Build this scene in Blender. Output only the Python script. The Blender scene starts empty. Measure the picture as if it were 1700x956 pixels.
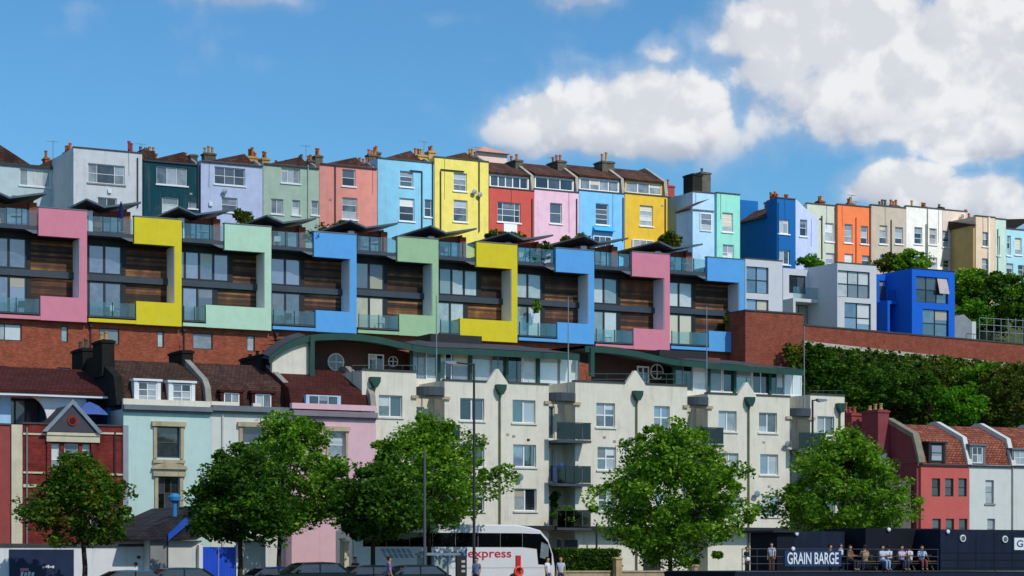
import bpy, math, random
import numpy as np
from mathutils import Vector, Matrix
random.seed(7)
rng = np.random.default_rng(11)
scene = bpy.context.scene
COL = scene.collection
rad = math.radians

# ------------------------------------------------------------------ camera
F, HY, CZ = 3640.0, 930.0, 1.7          # focal length in photo pixels, horizon row, eye height
cam_d = bpy.data.cameras.new('camera'); cam = bpy.data.objects.new('camera', cam_d); COL.objects.link(cam)
cam.location = (0, 0, CZ); cam.rotation_euler = (rad(90), 0, 0)
cam_d.sensor_width = 36; cam_d.lens = 36 * F / 1700
cam_d.shift_y = (HY - 478) / 1700
cam_d.clip_start = 0.5; cam_d.clip_end = 9000
scene.camera = cam
scene.render.resolution_x, scene.render.resolution_y = 1024, 576

# ------------------------------------------------------------------ light, exposure
SUN_AZ, SUN_EL = rad(136), rad(44)      # azimuth clockwise from +Y
scene.view_settings.view_transform = 'Standard'; scene.view_settings.look = 'None'
scene.view_settings.exposure = 0.12; scene.view_settings.gamma = 1
sun_d = bpy.data.lights.new('sun', 'SUN'); sun_d.energy = 4.0; sun_d.angle = rad(0.6); sun_d.color = (1, .95, .87)
sun = bpy.data.objects.new('sun', sun_d); COL.objects.link(sun)
sdir = Vector((math.sin(SUN_AZ) * math.cos(SUN_EL), math.cos(SUN_AZ) * math.cos(SUN_EL), math.sin(SUN_EL)))
sun.rotation_euler = sdir.to_track_quat('Z', 'Y').to_euler(); sun.location = sdir * 300

def lin(h):
    h = h.lstrip('#'); v = [int(h[i:i + 2], 16) / 255 for i in (0, 2, 4)]
    return tuple(c / 12.92 if c <= .04045 else ((c + .055) / 1.055) ** 2.4 for c in v)

class NT:
    """tiny node-tree helper"""
    def __init__(s, nt): s.nt = nt; s.n = nt.nodes; s.l = nt.links
    def new(s, t, **kw):
        n = s.n.new(t)
        for k, v in kw.items(): setattr(n, k, v)
        return n
    def put(s, sock, v):
        if isinstance(v, bpy.types.NodeSocket): s.l.new(v, sock)
        elif v is not None:
            if sock.type == 'RGBA' and len(v) == 3: v = (*v, 1)
            sock.default_value = v
    def math(s, op, a, b=None, c=None, clamp=False):
        n = s.new('ShaderNodeMath', operation=op, use_clamp=clamp)
        for i, v in enumerate((a, b, c)):
            if v is not None: s.put(n.inputs[i], v)
        return n.outputs[0]
    def vec(s, op, a, b=None):
        n = s.new('ShaderNodeVectorMath', operation=op); s.put(n.inputs[0], a)
        if b is not None: s.put(n.inputs[1], b)
        return n.outputs['Value'] if op in ('LENGTH', 'DOT_PRODUCT') else n.outputs[0]
    def noise(s, vec, scale, detail=4, rough=.55, dist=0):
        n = s.new('ShaderNodeTexNoise'); s.put(n.inputs['Vector'], vec); n.inputs['Scale'].default_value = scale
        n.inputs['Detail'].default_value = detail; n.inputs['Roughness'].default_value = rough; n.inputs['Distortion'].default_value = dist
        return n.outputs[0]
    def ramp(s, f, lo, hi, a=0., b=1., smooth=True):
        n = s.new('ShaderNodeMapRange', interpolation_type='SMOOTHSTEP' if smooth else 'LINEAR')
        for k, v in zip(('Value', 'From Min', 'From Max', 'To Min', 'To Max'), (f, lo, hi, a, b)): s.put(n.inputs[k], v)
        return n.outputs[0]
    def mix(s, f, a, b, mode='MIX'):
        n = s.new('ShaderNodeMix', data_type='RGBA', blend_type=mode); s.put(n.inputs[0], f); s.put(n.inputs[6], a); s.put(n.inputs[7], b)
        return n.outputs[2]

# ------------------------------------------------------------------ sky with clouds (by direction, all round)
world = bpy.data.worlds.new('World'); scene.world = world; world.use_nodes = True
w = NT(world.node_tree); w.n.clear()
sky = w.new('ShaderNodeTexSky', sky_type='NISHITA', sun_disc=False, sun_elevation=SUN_EL, sun_rotation=SUN_AZ)
sky.air_density = 1.0; sky.dust_density = .4; sky.ozone_density = 2.0; sky.altitude = 50
dirv = w.new('ShaderNodeTexCoord').outputs['Generated']
# (photo px, photo py, radius x, radius y, weight) of the clouds that stand over the hill
BLOBS = [(1265, 55, 135, 95, 1), (1440, 70, 240, 145, 1.1), (1630, 90, 230, 175, 1.1), (1400, 165, 270, 105, 1.05), (1600, 180, 230, 95, 1.05), (1300, 110, 150, 110, .95),
         (1045, 180, 150, 95, 1.05), (925, 212, 165, 72, 1.02), (1140, 195, 120, 100, 1.05), (1060, 228, 280, 62, .92), (1095, 90, 66, 36, .5),
         (1480, 310, 120, 62, 1.05), (1590, 335, 190, 50, 1), (1605, 243, 140, 40, .72), (1690, 350, 80, 40, .9),
         (390, -6, 160, 34, .72), (950, 0, 90, 30, .5), (760, 30, 120, 18, .3), (150, 12, 120, 16, .22), (1110, 225, 110, 30, .6)]
def voro(vec, scale):
    n = w.new('ShaderNodeTexVoronoi', feature='F1'); w.put(n.inputs['Vector'], vec); n.inputs['Scale'].default_value = scale
    return n.outputs['Distance']
def billows(vec):
    """cauliflower relief: rounded cells of two sizes on a soft fractal base"""
    wob = w.new('ShaderNodeTexNoise'); w.put(wob.inputs['Vector'], vec); wob.inputs['Scale'].default_value = 40; wob.inputs['Detail'].default_value = 4
    v2 = w.vec('ADD', vec, w.vec('MULTIPLY', w.vec('SUBTRACT', wob.outputs['Color'], (.5, .5, .5)), (.022, .022, .018)))
    c = w.math('ADD', w.math('MULTIPLY', voro(v2, 30), -.34), w.math('MULTIPLY', voro(v2, 70), -.2))
    return w.math('ADD', c, w.math('ADD', w.math('MULTIPLY', w.noise(vec, 20, 8, .6, .1), .95), .25))
n_shape = billows(dirv)
field = None
for (px, py, rx, ry, wt) in BLOBS:
    v = Vector(((px - 850) / F, 1, (HY - py) / F)); L = v.length; v.normalize()
    d_ = w.vec('MULTIPLY', w.vec('SUBTRACT', dirv, tuple(v)), (F / rx * L, 3.0, F / ry * L))
    b = w.math('MULTIPLY', w.ramp(w.vec('LENGTH', d_), 0., 1.35, 1., 0.), wt)
    field = b if field is None else w.math('MAXIMUM', field, b)
# away from the photographed patch the sky carries the same kind of scattered cloud
away = w.ramp(w.vec('LENGTH', w.vec('SUBTRACT', dirv, (0, .985, .16))), .33, .6)
n_big = w.noise(dirv, 4.5, 3, .5)
field = w.math('ADD', field, w.math('MULTIPLY', away, w.ramp(n_big, .44, .6, 0., .85)))
dens_raw = w.math('ADD', field, w.math('MULTIPLY', w.math('SUBTRACT', n_shape, .5), 1.42))
dens = w.math('MAXIMUM', w.ramp(dens_raw, .27, .62), w.math('MULTIPLY', w.ramp(dens_raw, .0, .55), .4))
# inner structure: compare the field with itself a little towards the sun / above
up = w.vec('ADD', dirv, (.004, 0, .009))
n_up = billows(up)
billow = w.ramp(w.math('SUBTRACT', n_shape, n_up), -.09, .13)
low = None
for (px, py, rx, ry, wt) in BLOBS[:15]:
    v = Vector(((px - 850) / F, 1, (HY - py + ry * .62) / F)); L = v.length; v.normalize()
    d_ = w.vec('MULTIPLY', w.vec('SUBTRACT', dirv, tuple(v)), (F / rx * L, 3.0, F / ry * L * .8))
    b = w.ramp(w.vec('LENGTH', d_), .35, 1.35, 1., 0.)
    low = b if low is None else w.math('MAXIMUM', low, b)
dens = w.math('MULTIPLY', dens, w.ramp(low, .0, .62, .5, 1.))
lit = w.math('ADD', w.math('MULTIPLY', billow, .48), w.math('MULTIPLY', w.math('POWER', low, 2.), .6), clamp=True)
ccol = w.mix(lit, (4.8, 5.2, 6.2), (9.9, 9.8, 9.8))
hor = w.new('ShaderNodeSeparateXYZ'); w.put(hor.inputs[0], dirv)
above = w.ramp(hor.outputs[2], -.02, .03)
tint = w.mix(1.0, sky.outputs[0], (.57, 1.06, 1.34), 'MULTIPLY')
skyc = w.mix(w.math('MULTIPLY', w.math('MULTIPLY', dens, .93), above), tint, ccol)
bg = w.new('ShaderNodeBackground'); w.put(bg.inputs[0], skyc); bg.inputs[1].default_value = .085
wo = w.new('ShaderNodeOutputWorld'); w.l.new(bg.outputs[0], wo.inputs[0])

# ------------------------------------------------------------------ the street frame: s along the facades, n into the hill, z up
TH = rad(28); CS, SN = math.cos(TH), math.sin(TH)
def W(s, n, z=0.): return Vector((s * CS - n * SN, s * SN + n * CS, z))
def S(px, d): x = (px - 850) / F; return d * (SN + x * CS) / (CS - x * SN)
def Yd(px, d): return d / (CS - (px - 850) / F * SN)
def Z(px, py, d): return CZ + (HY - py) / F * Yd(px, d)
def R(x0, y0, x1, y1, d):
    xm = (x0 + x1) / 2
    return S(x0, d), S(x1, d), Z(xm, y1, d), Z(xm, y0, d)

# ------------------------------------------------------------------ materials
MATS = {}
def principled(name):
    m = bpy.data.materials.new(name); m.use_nodes = True; t = NT(m.node_tree)
    b = t.n['Principled BSDF']; co = t.new('ShaderNodeTexCoord').outputs['Object']
    return m, t, b, co
def paint(name, hexc, rough=.85, var=.10, dirt=.25, dirtcol='#6d675c', bump=.15, scale=1.3, rnd=0., fine=14., metal=0., streak=None):
    """painted or rendered wall: blotches, rain streaks, fine relief"""
    if name in MATS: return MATS[name]
    m, t, b, co = principled(name); c = lin(hexc)
    off = t.new('ShaderNodeObjectInfo').outputs['Random']
    co2 = co
    n1 = t.noise(co2, scale, 5, .6)
    col = t.mix(t.ramp(n1, .3, .7), tuple(x * (1 - var) for x in c), tuple(min(1, x * (1 + var * .7)) for x in c))
    if dirt:
        st = t.noise(t.vec('MULTIPLY', co2, (1.8, 1.8, .16)), 1.6, 6, .7)
        sp = t.noise(co2, .55, 6, .7)
        if streak:                                  # rain streaks hanging from the wall head
            sx = t.new('ShaderNodeSeparateXYZ'); t.put(sx.inputs[0], co2)
            s2 = t.ramp(t.noise(t.vec('MULTIPLY', co2, (2.3, 2.3, .12)), 1.5, 6, .7), .5, .78)
            col = t.mix(t.math('MULTIPLY', t.math('MULTIPLY', s2, t.ramp(sx.outputs[2], *streak)), .3), col, lin('#7f8078'))
        f = t.math('MULTIPLY', t.math('ADD', t.ramp(st, .5, .78), t.math('MULTIPLY', t.ramp(sp, .52, .75), .6), clamp=True), dirt)
        col = t.mix(f, col, lin(dirtcol))
    if rnd:
        col = t.mix(1., col, t.mix(off, (1 - rnd,) * 3, (1 + rnd,) * 3), 'MULTIPLY')
    t.put(b.inputs['Base Color'], col)
    t.put(b.inputs['Roughness'], t.ramp(n1, .2, .8, max(.02, rough - .08), min(1, rough + .06)))
    b.inputs['Metallic'].default_value = metal; b.inputs['Specular IOR Level'].default_value = .22 if rough > .6 else .5
    if bump:
        bp = t.new('ShaderNodeBump'); bp.inputs['Strength'].default_value = bump; bp.inputs['Distance'].default_value = .04
        t.put(bp.inputs['Height'], t.noise(co2, fine, 4, .6)); t.put(b.inputs['Normal'], bp.outputs[0])
    MATS[name] = m; return m
def bricky(name, c1, c2, mortar, bw=.225, bh=.075, ms=.012, bump=.35, rough=.9, dirt=.3, zmul=1., var=.5, offs=.5):
    if name in MATS: return MATS[name]
    m, t, b, co = principled(name)
    sp = t.new('ShaderNodeSeparateXYZ'); t.put(sp.inputs[0], co)
    cb = t.new('ShaderNodeCombineXYZ'); t.put(cb.inputs[0], t.math('ADD', sp.outputs[0], sp.outputs[1])); t.put(cb.inputs[1], t.math('MULTIPLY', sp.outputs[2], zmul))
    if zmul != 1.: t.put(cb.inputs[0], sp.outputs[0])
    br = t.new('ShaderNodeTexBrick'); t.put(br.inputs['Vector'], cb.outputs[0]); br.offset = offs
    br.inputs['Scale'].default_value = 1; br.inputs['Brick Width'].default_value = bw; br.inputs['Row Height'].default_value = bh
    br.inputs['Mortar Size'].default_value = ms; br.inputs['Mortar Smooth'].default_value = .3; br.inputs['Bias'].default_value = 0
    for k, c in zip(('Color1', 'Color2', 'Mortar'), (c1, c2, mortar)): br.inputs[k].default_value = (*lin(c), 1)
    n1 = t.noise(co, 1.1, 6, .65)
    col = t.mix(1., br.outputs[0], t.mix(t.ramp(n1, .25, .75), (1 - var,) * 3, (1 + var * .5,) * 3), 'MULTIPLY')
    n2 = t.noise(co, 6., 5, .7)
    col = t.mix(t.math('MULTIPLY', t.ramp(n2, .55, .8), dirt), col, lin('#3a352e'))
    t.put(b.inputs['Base Color'], col); b.inputs['Roughness'].default_value = rough; b.inputs['Specular IOR Level'].default_value = .2
    bp = t.new('ShaderNodeBump'); bp.inputs['Strength'].default_value = bump; bp.inputs['Distance'].default_value = .03
    t.put(bp.inputs['Height'], t.math('ADD', t.math('MULTIPLY', br.outputs['Fac'], -1.), t.math('MULTIPLY', n2, .4))); t.put(b.inputs['Normal'], bp.outputs[0])
    MATS[name] = m; return m
def glass(name, c1, c2, ior=1.7, rough=.04):
    """glazing with what lies behind it: rooms, blinds and curtains differ pane by pane"""
    if name in MATS: return MATS[name]
    m, t, b, co = principled(name)
    r = t.new('ShaderNodeObjectInfo').outputs['Random']
    n = t.noise(co, 1.7, 3, .6)
    f = t.ramp(t.math('ADD', t.math('MULTIPLY', r, .8), t.math('MULTIPLY', n, .5)), .25, 1.)
    t.put(b.inputs['Base Color'], t.mix(f, lin(c1), lin(c2)))
    b.inputs['Roughness'].default_value = rough; b.inputs['IOR'].default_value = ior
    bp = t.new('ShaderNodeBump'); bp.inputs['Strength'].default_value = .04; bp.inputs['Distance'].default_value = .05
    t.put(bp.inputs['Height'], t.noise(co, 1.2, 1)); t.put(b.inputs['Normal'], bp.outputs[0])
    MATS[name] = m; return m
def clear_glass(name, tintc, fac=.25, sheen=(.85, .95, .95)):
    if name in MATS: return MATS[name]
    m = bpy.data.materials.new(name); m.use_nodes = True; t = NT(m.node_tree); t.n.clear()
    tr = t.new('ShaderNodeBsdfTransparent'); t.put(tr.inputs[0], lin(tintc))
    gl = t.new('ShaderNodeBsdfGlossy'); gl.inputs['Roughness'].default_value = .05; t.put(gl.inputs[0], sheen)
    mx = t.new('ShaderNodeMixShader'); mx.inputs[0].default_value = fac
    t.l.new(tr.outputs[0], mx.inputs[1]); t.l.new(gl.outputs[0], mx.inputs[2])
    o = t.new('ShaderNodeOutputMaterial'); t.l.new(mx.outputs[0], o.inputs[0])
    MATS[name] = m; return m
def leafmat(name, stops, trans=.38):
    if name in MATS: return MATS[name]
    m = bpy.data.materials.new(name); m.use_nodes = True; t = NT(m.node_tree); t.n.clear()
    r = t.new('ShaderNodeNewGeometry').outputs['Random Per Island']
    co = t.new('ShaderNodeTexCoord').outputs['Object']
    f = t.math('ADD', t.math('MULTIPLY', r, .6), t.math('MULTIPLY', t.ramp(t.noise(co, .9, 3), .3, .7), .4))
    cr = t.new('ShaderNodeValToRGB'); t.put(cr.inputs[0], f)
    while len(cr.color_ramp.elements) < len(stops): cr.color_ramp.elements.new(.5)
    for e, (p, c) in zip(cr.color_ramp.elements, stops): e.position = p; e.color = (*lin(c), 1)
    b = t.new('ShaderNodeBsdfPrincipled'); t.put(b.inputs['Base Color'], cr.outputs[0]); b.inputs['Roughness'].default_value = .5; b.inputs['Specular IOR Level'].default_value = .18
    tl = t.new('ShaderNodeBsdfTranslucent'); t.put(tl.inputs[0], t.mix(1., cr.outputs[0], (1.3, 1.4, .5), 'MULTIPLY'))
    mx = t.new('ShaderNodeMixShader'); mx.inputs[0].default_value = trans
    t.l.new(b.outputs[0], mx.inputs[1]); t.l.new(tl.outputs[0], mx.inputs[2])
    o = t.new('ShaderNodeOutputMaterial'); t.l.new(mx.outputs[0], o.inputs[0])
    MATS[name] = m; return m
def woodmat(name, cols):
    if name in MATS: return MATS[name]
    m, t, b, co = principled(name)
    r = t.new('ShaderNodeObjectInfo').outputs['Random']
    g = t.noise(t.vec('MULTIPLY', co, (.5, 6., 16.)), 1.6, 6, .65, .4)
    big = t.noise(co, .9, 3, .5)
    f = t.math('ADD', t.math('MULTIPLY', r, .55), t.math('ADD', t.math('MULTIPLY', g, .3), t.math('MULTIPLY', t.math('SUBTRACT', big, .5), .8)))
    cr = t.new('ShaderNodeValToRGB'); t.put(cr.inputs[0], f)
    while len(cr.color_ramp.elements) < len(cols): cr.color_ramp.elements.new(.5)
    for e, (p, c) in zip(cr.color_ramp.elements, cols): e.position = p; e.color = (*lin(c), 1)
    t.put(b.inputs['Base Color'], cr.outputs[0]); b.inputs['Roughness'].default_value = .65
    MATS[name] = m; return m

WHITE = paint('white_joinery', '#e6e8ea', .5, .03, .06, bump=0)
DARKF = paint('dark_grey_frame', '#23282e', .45, .1, 0, bump=0)
CONC = paint('grey_concrete', '#9b978e', .9, .15, .5, bump=.3)
COPING = paint('dark_stone_coping', '#4c4c4d', .9, .2, .3, bump=.3)
STONE = paint('bath_stone', '#b8a98c', .9, .15, .5, '#4f483e', bump=.3)
STUCCO = paint('cream_render', '#e4decc', .92, .06, .42, '#8b8673', bump=.2, streak=(8.5, 12.6))
LEAD = paint('lead_flashing', '#6b737b', .6, .15, .2, bump=.1)
BLACKST = paint('sooty_render', '#22221f', .95, .3, .2, '#45423a', bump=.5, scale=2.5)
STACKM = paint('weathered_stack', '#5d5a50', .95, .3, .5, '#2c2a26', bump=.5, scale=2.5)
REDST = paint('red_painted_render', '#9a4a48', .85, .12, .25, '#4f2c2c')
POT = paint('terracotta', '#a9643c', .85, .2, .3, bump=.2)
POTY = paint('buff_terracotta', '#b4935c', .85, .2, .3, bump=.2)
PIPE = paint('black_pipe', '#2b2c30', .5, .1, 0, bump=0)
GREYM = paint('galvanised_metal', '#8f979e', .45, .1, .1, bump=0, metal=.5)
RAILD = paint('dark_rail_metal', '#2a3037', .45, .1, 0, bump=0)
GREEN = paint('dark_green_paint', '#0c4236', .5, .1, .1, bump=0)
ROOFG = paint('grey_roof_membrane', '#4b4b50', .8, .12, .25, bump=.1)
SLATEB = paint('blue_slate_edge', '#46525c', .5, .12, .15, bump=.1)
TILEB = bricky('brown_roof_tiles', '#62443a', '#4a322b', '#2c1e1a', .26, .2, .02, .6, .85, .4, zmul=1.6)
TILEM = bricky('mottled_roof_tiles', '#5a4034', '#463229', '#2a1f1a', .26, .2, .02, .6, .9, .7, zmul=1.6)
TILEO = bricky('orange_roof_tiles', '#b06a52', '#8c4b3a', '#583026', .3, .24, .03, .9, .85, .45, zmul=1.4, var=.5)
TILED = bricky('dark_red_roof_tiles', '#5a2a24', '#4a221e', '#2b1512', .26, .2, .02, .5, .85, .3, zmul=1.6, var=.3)
SLATE = bricky('dark_slates', '#3a3840', '#2c2b33', '#1c1c20', .3, .2, .015, .5, .7, .3, zmul=1.5)
BRICK = bricky('orange_red_brick', '#b35c42', '#8c4331', '#8f6450', .225, .075, .008, .35, .9, .25, var=.25)
BRICKR = bricky('deep_red_brick', '#8c2f2a', '#6f2522', '#7a4a40', .225, .075, .008, .35, .9, .25)
BRICKP = bricky('dusky_red_brick', '#a5543f', '#853f31', '#8a6252', .225, .075, .008, .35, .9, .25, var=.25)
G_DARK = glass('dark_glazing', '#0e1114', '#4c5560', 1.9)
G_MID = glass('curtained_glazing', '#1d242c', '#a9b2b8', 1.9)
G_LIGHT = glass('net_curtain_glazing', '#77848c', '#d3dadb')
G_SKY = glass('sky_blue_glazing', '#1d2534', '#7c8aa6', 2.7)
G_BLIND = glass('pale_blind_glazing', '#7f9196', '#d4dcda', 2.1)
G_CREAM = glass('cream_blind_glazing', '#a5a58f', '#d6d3b8', 1.7)
G_RAIL = clear_glass('balustrade_glass', '#dfecea', .1)
WOOD = woodmat('cedar_boards', [(.0, '#150d09'), (.28, '#37200f'), (.55, '#6a4224'), (.76, '#a5713c'), (1., '#c99656')])
BLIND_A = glass('white_blind', '#b6bcc0', '#d8dcdd', 1.6); BLIND_B = glass('cream_blind', '#b3ab96', '#d2ccb6', 1.6); BLIND_C = glass('grey_blind', '#6f7a86', '#8c96a0', 1.6)
BARK = paint('tree_bark', '#3b3128', .95, .3, .3, bump=.8, scale=4)

# ------------------------------------------------------------------ mesh helpers (coordinates in the street frame)
class MB:
    def __init__(s): s.v = []; s.f = []
    def quad(s, *p): i = len(s.v); s.v += list(p); s.f.append(tuple(range(i, i + len(p)))); return s
    def box(s, a0, a1, b0, b1, c0, c1):
        i = len(s.v)
        s.v += [(a0, b0, c0), (a1, b0, c0), (a1, b1, c0), (a0, b1, c0), (a0, b0, c1), (a1, b0, c1), (a1, b1, c1), (a0, b1, c1)]
        s.f += [tuple(i + k for k in q) for q in ((0, 3, 2, 1), (4, 5, 6, 7), (0, 1, 5, 4), (1, 2, 6, 5), (2, 3, 7, 6), (3, 0, 4, 7))]
        return s
    def prism(s, poly, e0, e1, axis):
        """poly of 2D points extruded from e0 to e1; axis 'n': poly in (s,z); 's': poly in (n,z); 'z': poly in (s,n)"""
        def mk(p, e): return {'n': (p[0], e, p[1]), 's': (e, p[0], p[1]), 'z': (p[0], p[1], e)}[axis]
        i = len(s.v); k = len(poly)
        s.v += [mk(p, e0) for p in poly] + [mk(p, e1) for p in poly]
        s.f += [tuple(i + j for j in range(k)), tuple(i + k + j for j in reversed(range(k)))]
        s.f += [(i + j, i + k + j, i + k + (j + 1) % k, i + (j + 1) % k) for j in range(k)]
        return s
    def strip(s, pts, th, e0, e1):
        """a bent slab: pts (s,z) polyline with thickness th downwards, extruded along n"""
        for (a, b) in zip(pts[:-1], pts[1:]):
            s.prism([a, b, (b[0], b[1] - th), (a[0], a[1] - th)], e0, e1, 'n')
        return s
    def tube(s, p0, p1, r0, r1=None, seg=7, caps=True):
        r1 = r0 if r1 is None else r1
        p0, p1 = Vector(p0), Vector(p1); d = (p1 - p0).normalized()
        a = d.orthogonal().normalized(); b = d.cross(a); i = len(s.v)
        for p, r in ((p0, r0), (p1, r1)):
            for k in range(seg):
                t = 2 * math.pi * k / seg; s.v.append(tuple(p + (a * math.cos(t) + b * math.sin(t)) * r))
        s.f += [(i + k, i + (k + 1) % seg, i + seg + (k + 1) % seg, i + seg + k) for k in range(seg)]
        if caps: s.f += [tuple(i + k for k in reversed(range(seg))), tuple(i + seg + k for k in range(seg))]
        return s
    def lathe(s, c, prof, seg=10, axis='z'):
        """prof: (radius, height) pairs about centre c"""
        i = len(s.v)
        for (r, h) in prof:
            for k in range(seg):
                t = 2 * math.pi * k / seg; x, y = r * math.cos(t), r * math.sin(t)
                s.v.append((c[0] + x, c[1] + y, c[2] + h) if axis == 'z' else (c[0] + x, c[1] + h, c[2] + y))
        for j in range(len(prof) - 1):
            s.f += [(i + j * seg + k, i + j * seg + (k + 1) % seg, i + (j + 1) * seg + (k + 1) % seg, i + (j + 1) * seg + k) for k in range(seg)]
        s.f += [tuple(i + k for k in reversed(range(seg))), tuple(i + (len(prof) - 1) * seg + k for k in range(seg))]
        return s
    def wall(s, s0, s1, z0, z1, n, th, holes):
        """front sheet with real openings and their reveals"""
        ss = sorted({s0, s1, *[x for h in holes for x in h[:2] if s0 < x < s1]}); zs = sorted({z0, z1, *[x for h in holes for x in h[2:] if z0 < x < z1]})
        for a, b in zip(ss[:-1], ss[1:]):
            for c, d in zip(zs[:-1], zs[1:]):
                ms, mz = (a + b) / 2, (c + d) / 2
                if not any(h[0] < ms < h[1] and h[2] < mz < h[3] for h in holes):
                    s.quad((a, n, c), (b, n, c), (b, n, d), (a, n, d))
        m = n + th
        for (a, b, c, d) in holes:
            s.quad((a, n, c), (a, n, d), (a, m, d), (a, m, c)); s.quad((b, n, c), (b, m, c), (b, m, d), (b, n, d))
            s.quad((a, n, c), (a, m, c), (b, m, c), (b, n, c)); s.quad((a, n, d), (b, n, d), (b, m, d), (a, m, d))
        s.quad((s0, n, z0), (s0, n, z1), (s0, m, z1), (s0, m, z0)); s.quad((s1, n, z0), (s1, m, z0), (s1, m, z1), (s1, n, z1))
        s.quad((s0, n, z1), (s1, n, z1), (s1, m, z1), (s0, m, z1))
        return s
    def build(s, name, mat, parent=None, base=None, smooth=False):
        """links ONE mesh object; with a parent the coordinates are made relative to the parent's base"""
        b = base if base is not None else (tuple(parent['_b']) if parent else (0, 0, 0))
        me = bpy.data.meshes.new(name)
        me.from_pydata([(p[0] - b[0], p[1] - b[1], p[2] - b[2]) for p in s.v], [], s.f); me.materials.append(mat)
        if smooth: me.polygons.foreach_set('use_smooth', [True] * len(me.polygons))
        o = bpy.data.objects.new(name, me); COL.objects.link(o)
        if parent: o.parent = parent; o['_b'] = b
        else: o.location = W(*b); o.rotation_euler = (0, 0, TH); o['_b'] = b
        return o
def tag(o, label, cat, group=None, kind=None):
    if label: o['label'] = label
    if cat: o['category'] = cat
    if group: o['group'] = group
    if kind: o['kind'] = kind
    return o
def thing(name, label, cat, base, group=None, turn=0.):
    o = bpy.data.objects.new(name, None); COL.objects.link(o); o.empty_display_size = .5
    o.location = W(*base); o.rotation_euler = (0, 0, TH + turn); o['_b'] = base
    return tag(o, label, cat, group)
def window(root, r, n, cols=1, rows=2, fm=None, gm=None, fw=.07, bar=.04, sill=None, inset=.12, split=None, name='window', pane_th=.02, blinds=True):
    """frame with glazing bars > one pane object for each opening of the frame"""
    a, b, c, d = r; fm = fm or WHITE; gm = gm or G_DARK
    m = MB(); y0, y1 = n + inset, n + inset + .07
    m.box(a, a + fw, y0, y1, c, d); m.box(b - fw, b, y0, y1, c, d); m.box(a + fw, b - fw, y0, y1, c, c + fw); m.box(a + fw, b - fw, y0, y1, d - fw, d)
    ia, ib, ic, id_ = a + fw, b - fw, c + fw, d - fw
    xs = [ia + (ib - ia) * (k / cols if split is None else ([0] + list(split) + [1])[k]) for k in range(cols + 1)]
    zs = [ic + (id_ - ic) * k / rows for k in range(rows + 1)]
    for x in xs[1:-1]: m.box(x - bar / 2, x + bar / 2, y0 - .005, y1, ic, id_)
    for z in zs[1:-1]: m.box(ia, ib, y0 + .004, y1, z - bar / 2, z + bar / 2)
    f = m.build(name, fm, root)
    for i in range(cols):
        for j in range(rows):
            MB().box(xs[i], xs[i + 1], y0 + .035, y0 + .035 + pane_th, zs[j], zs[j + 1]).build('pane', gm if not isinstance(gm, (list, tuple)) else random.choice(gm), f)
    if (b - a) * (d - c) > 1.2 and random.random() < .45 and blinds:   # a roller blind drawn part of the way behind one light
        i = random.randrange(cols); hb = (id_ - ic) * random.choice((.25, .35, .5, .7))
        MB().box(xs[i] + .03, xs[i + 1] - .03, y0 + .026, y0 + .034, id_ - hb, id_ - .01).build('blind', random.choice((BLIND_A, BLIND_B, BLIND_C)), f)
    if sill: MB().box(a - .1, b + .1, n - .09, n + inset, c - .11, c - .002).build('sill', sill, f)
    return f
def pot(root, s, n, z, h=.55, r=.14, m=None):
    return MB().lathe((s, n, z), [(r * 1.15, 0), (r * 1.15, .08), (r * .9, .12), (r * .85, h * .8), (r * 1.1, h * .84), (r * 1.1, h), (r * .7, h)], 8).build('chimney_pot', m or POT, root)
def chimney(root, s0, s1, n0, n1, z0, z1, mat, pots=2, pm=None, ph=.55):
    m = MB().box(s0, s1, n0, n1, z0, z1).box(s0 - .07, s1 + .07, n0 - .07, n1 + .07, z1, z1 + .14).box(s0 + .04, s1 - .04, n0 + .04, n1 - .04, z1 + .14, z1 + .2)
    c = m.build('chimney', mat, root)
    long_n = (n1 - n0) > (s1 - s0)
    for k in range(pots):
        t = (k + .5) / pots
        pot(c, (s0 + s1) / 2 if long_n else s0 + (s1 - s0) * t, n0 + (n1 - n0) * t if long_n else (n0 + n1) / 2, z1 + .2, ph * random.uniform(.75, 1.2), .13, pm)
    return c
def pipe(root, s, n, z0, z1, mat=None, r=.055, hopper=False):
    m = MB().tube((s, n - r - .02, z0), (s, n - r - .02, z1), r, seg=6)
    if hopper: m.prism([(s - .16, z1 + .22), (s + .16, z1 + .22), (s + .07, z1), (s - .07, z1)], n - .26, n - .005, 'n')
    return m.build('drainpipe', mat or PIPE, root)
def aerial(root, s, n, z, h=1.4):
    m = MB().tube((s, n, z), (s, n, z + h), .025, seg=5).tube((s - .5, n, z + h - .08), (s + .45, n, z + h - .08), .015, seg=4)
    for k in range(6): x = s - .45 + k * .16; m.tube((x, n - .2, z + h - .08), (x, n + .2, z + h - .08), .01, seg=4)
    return m.build('aerial', GREYM, root)

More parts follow.
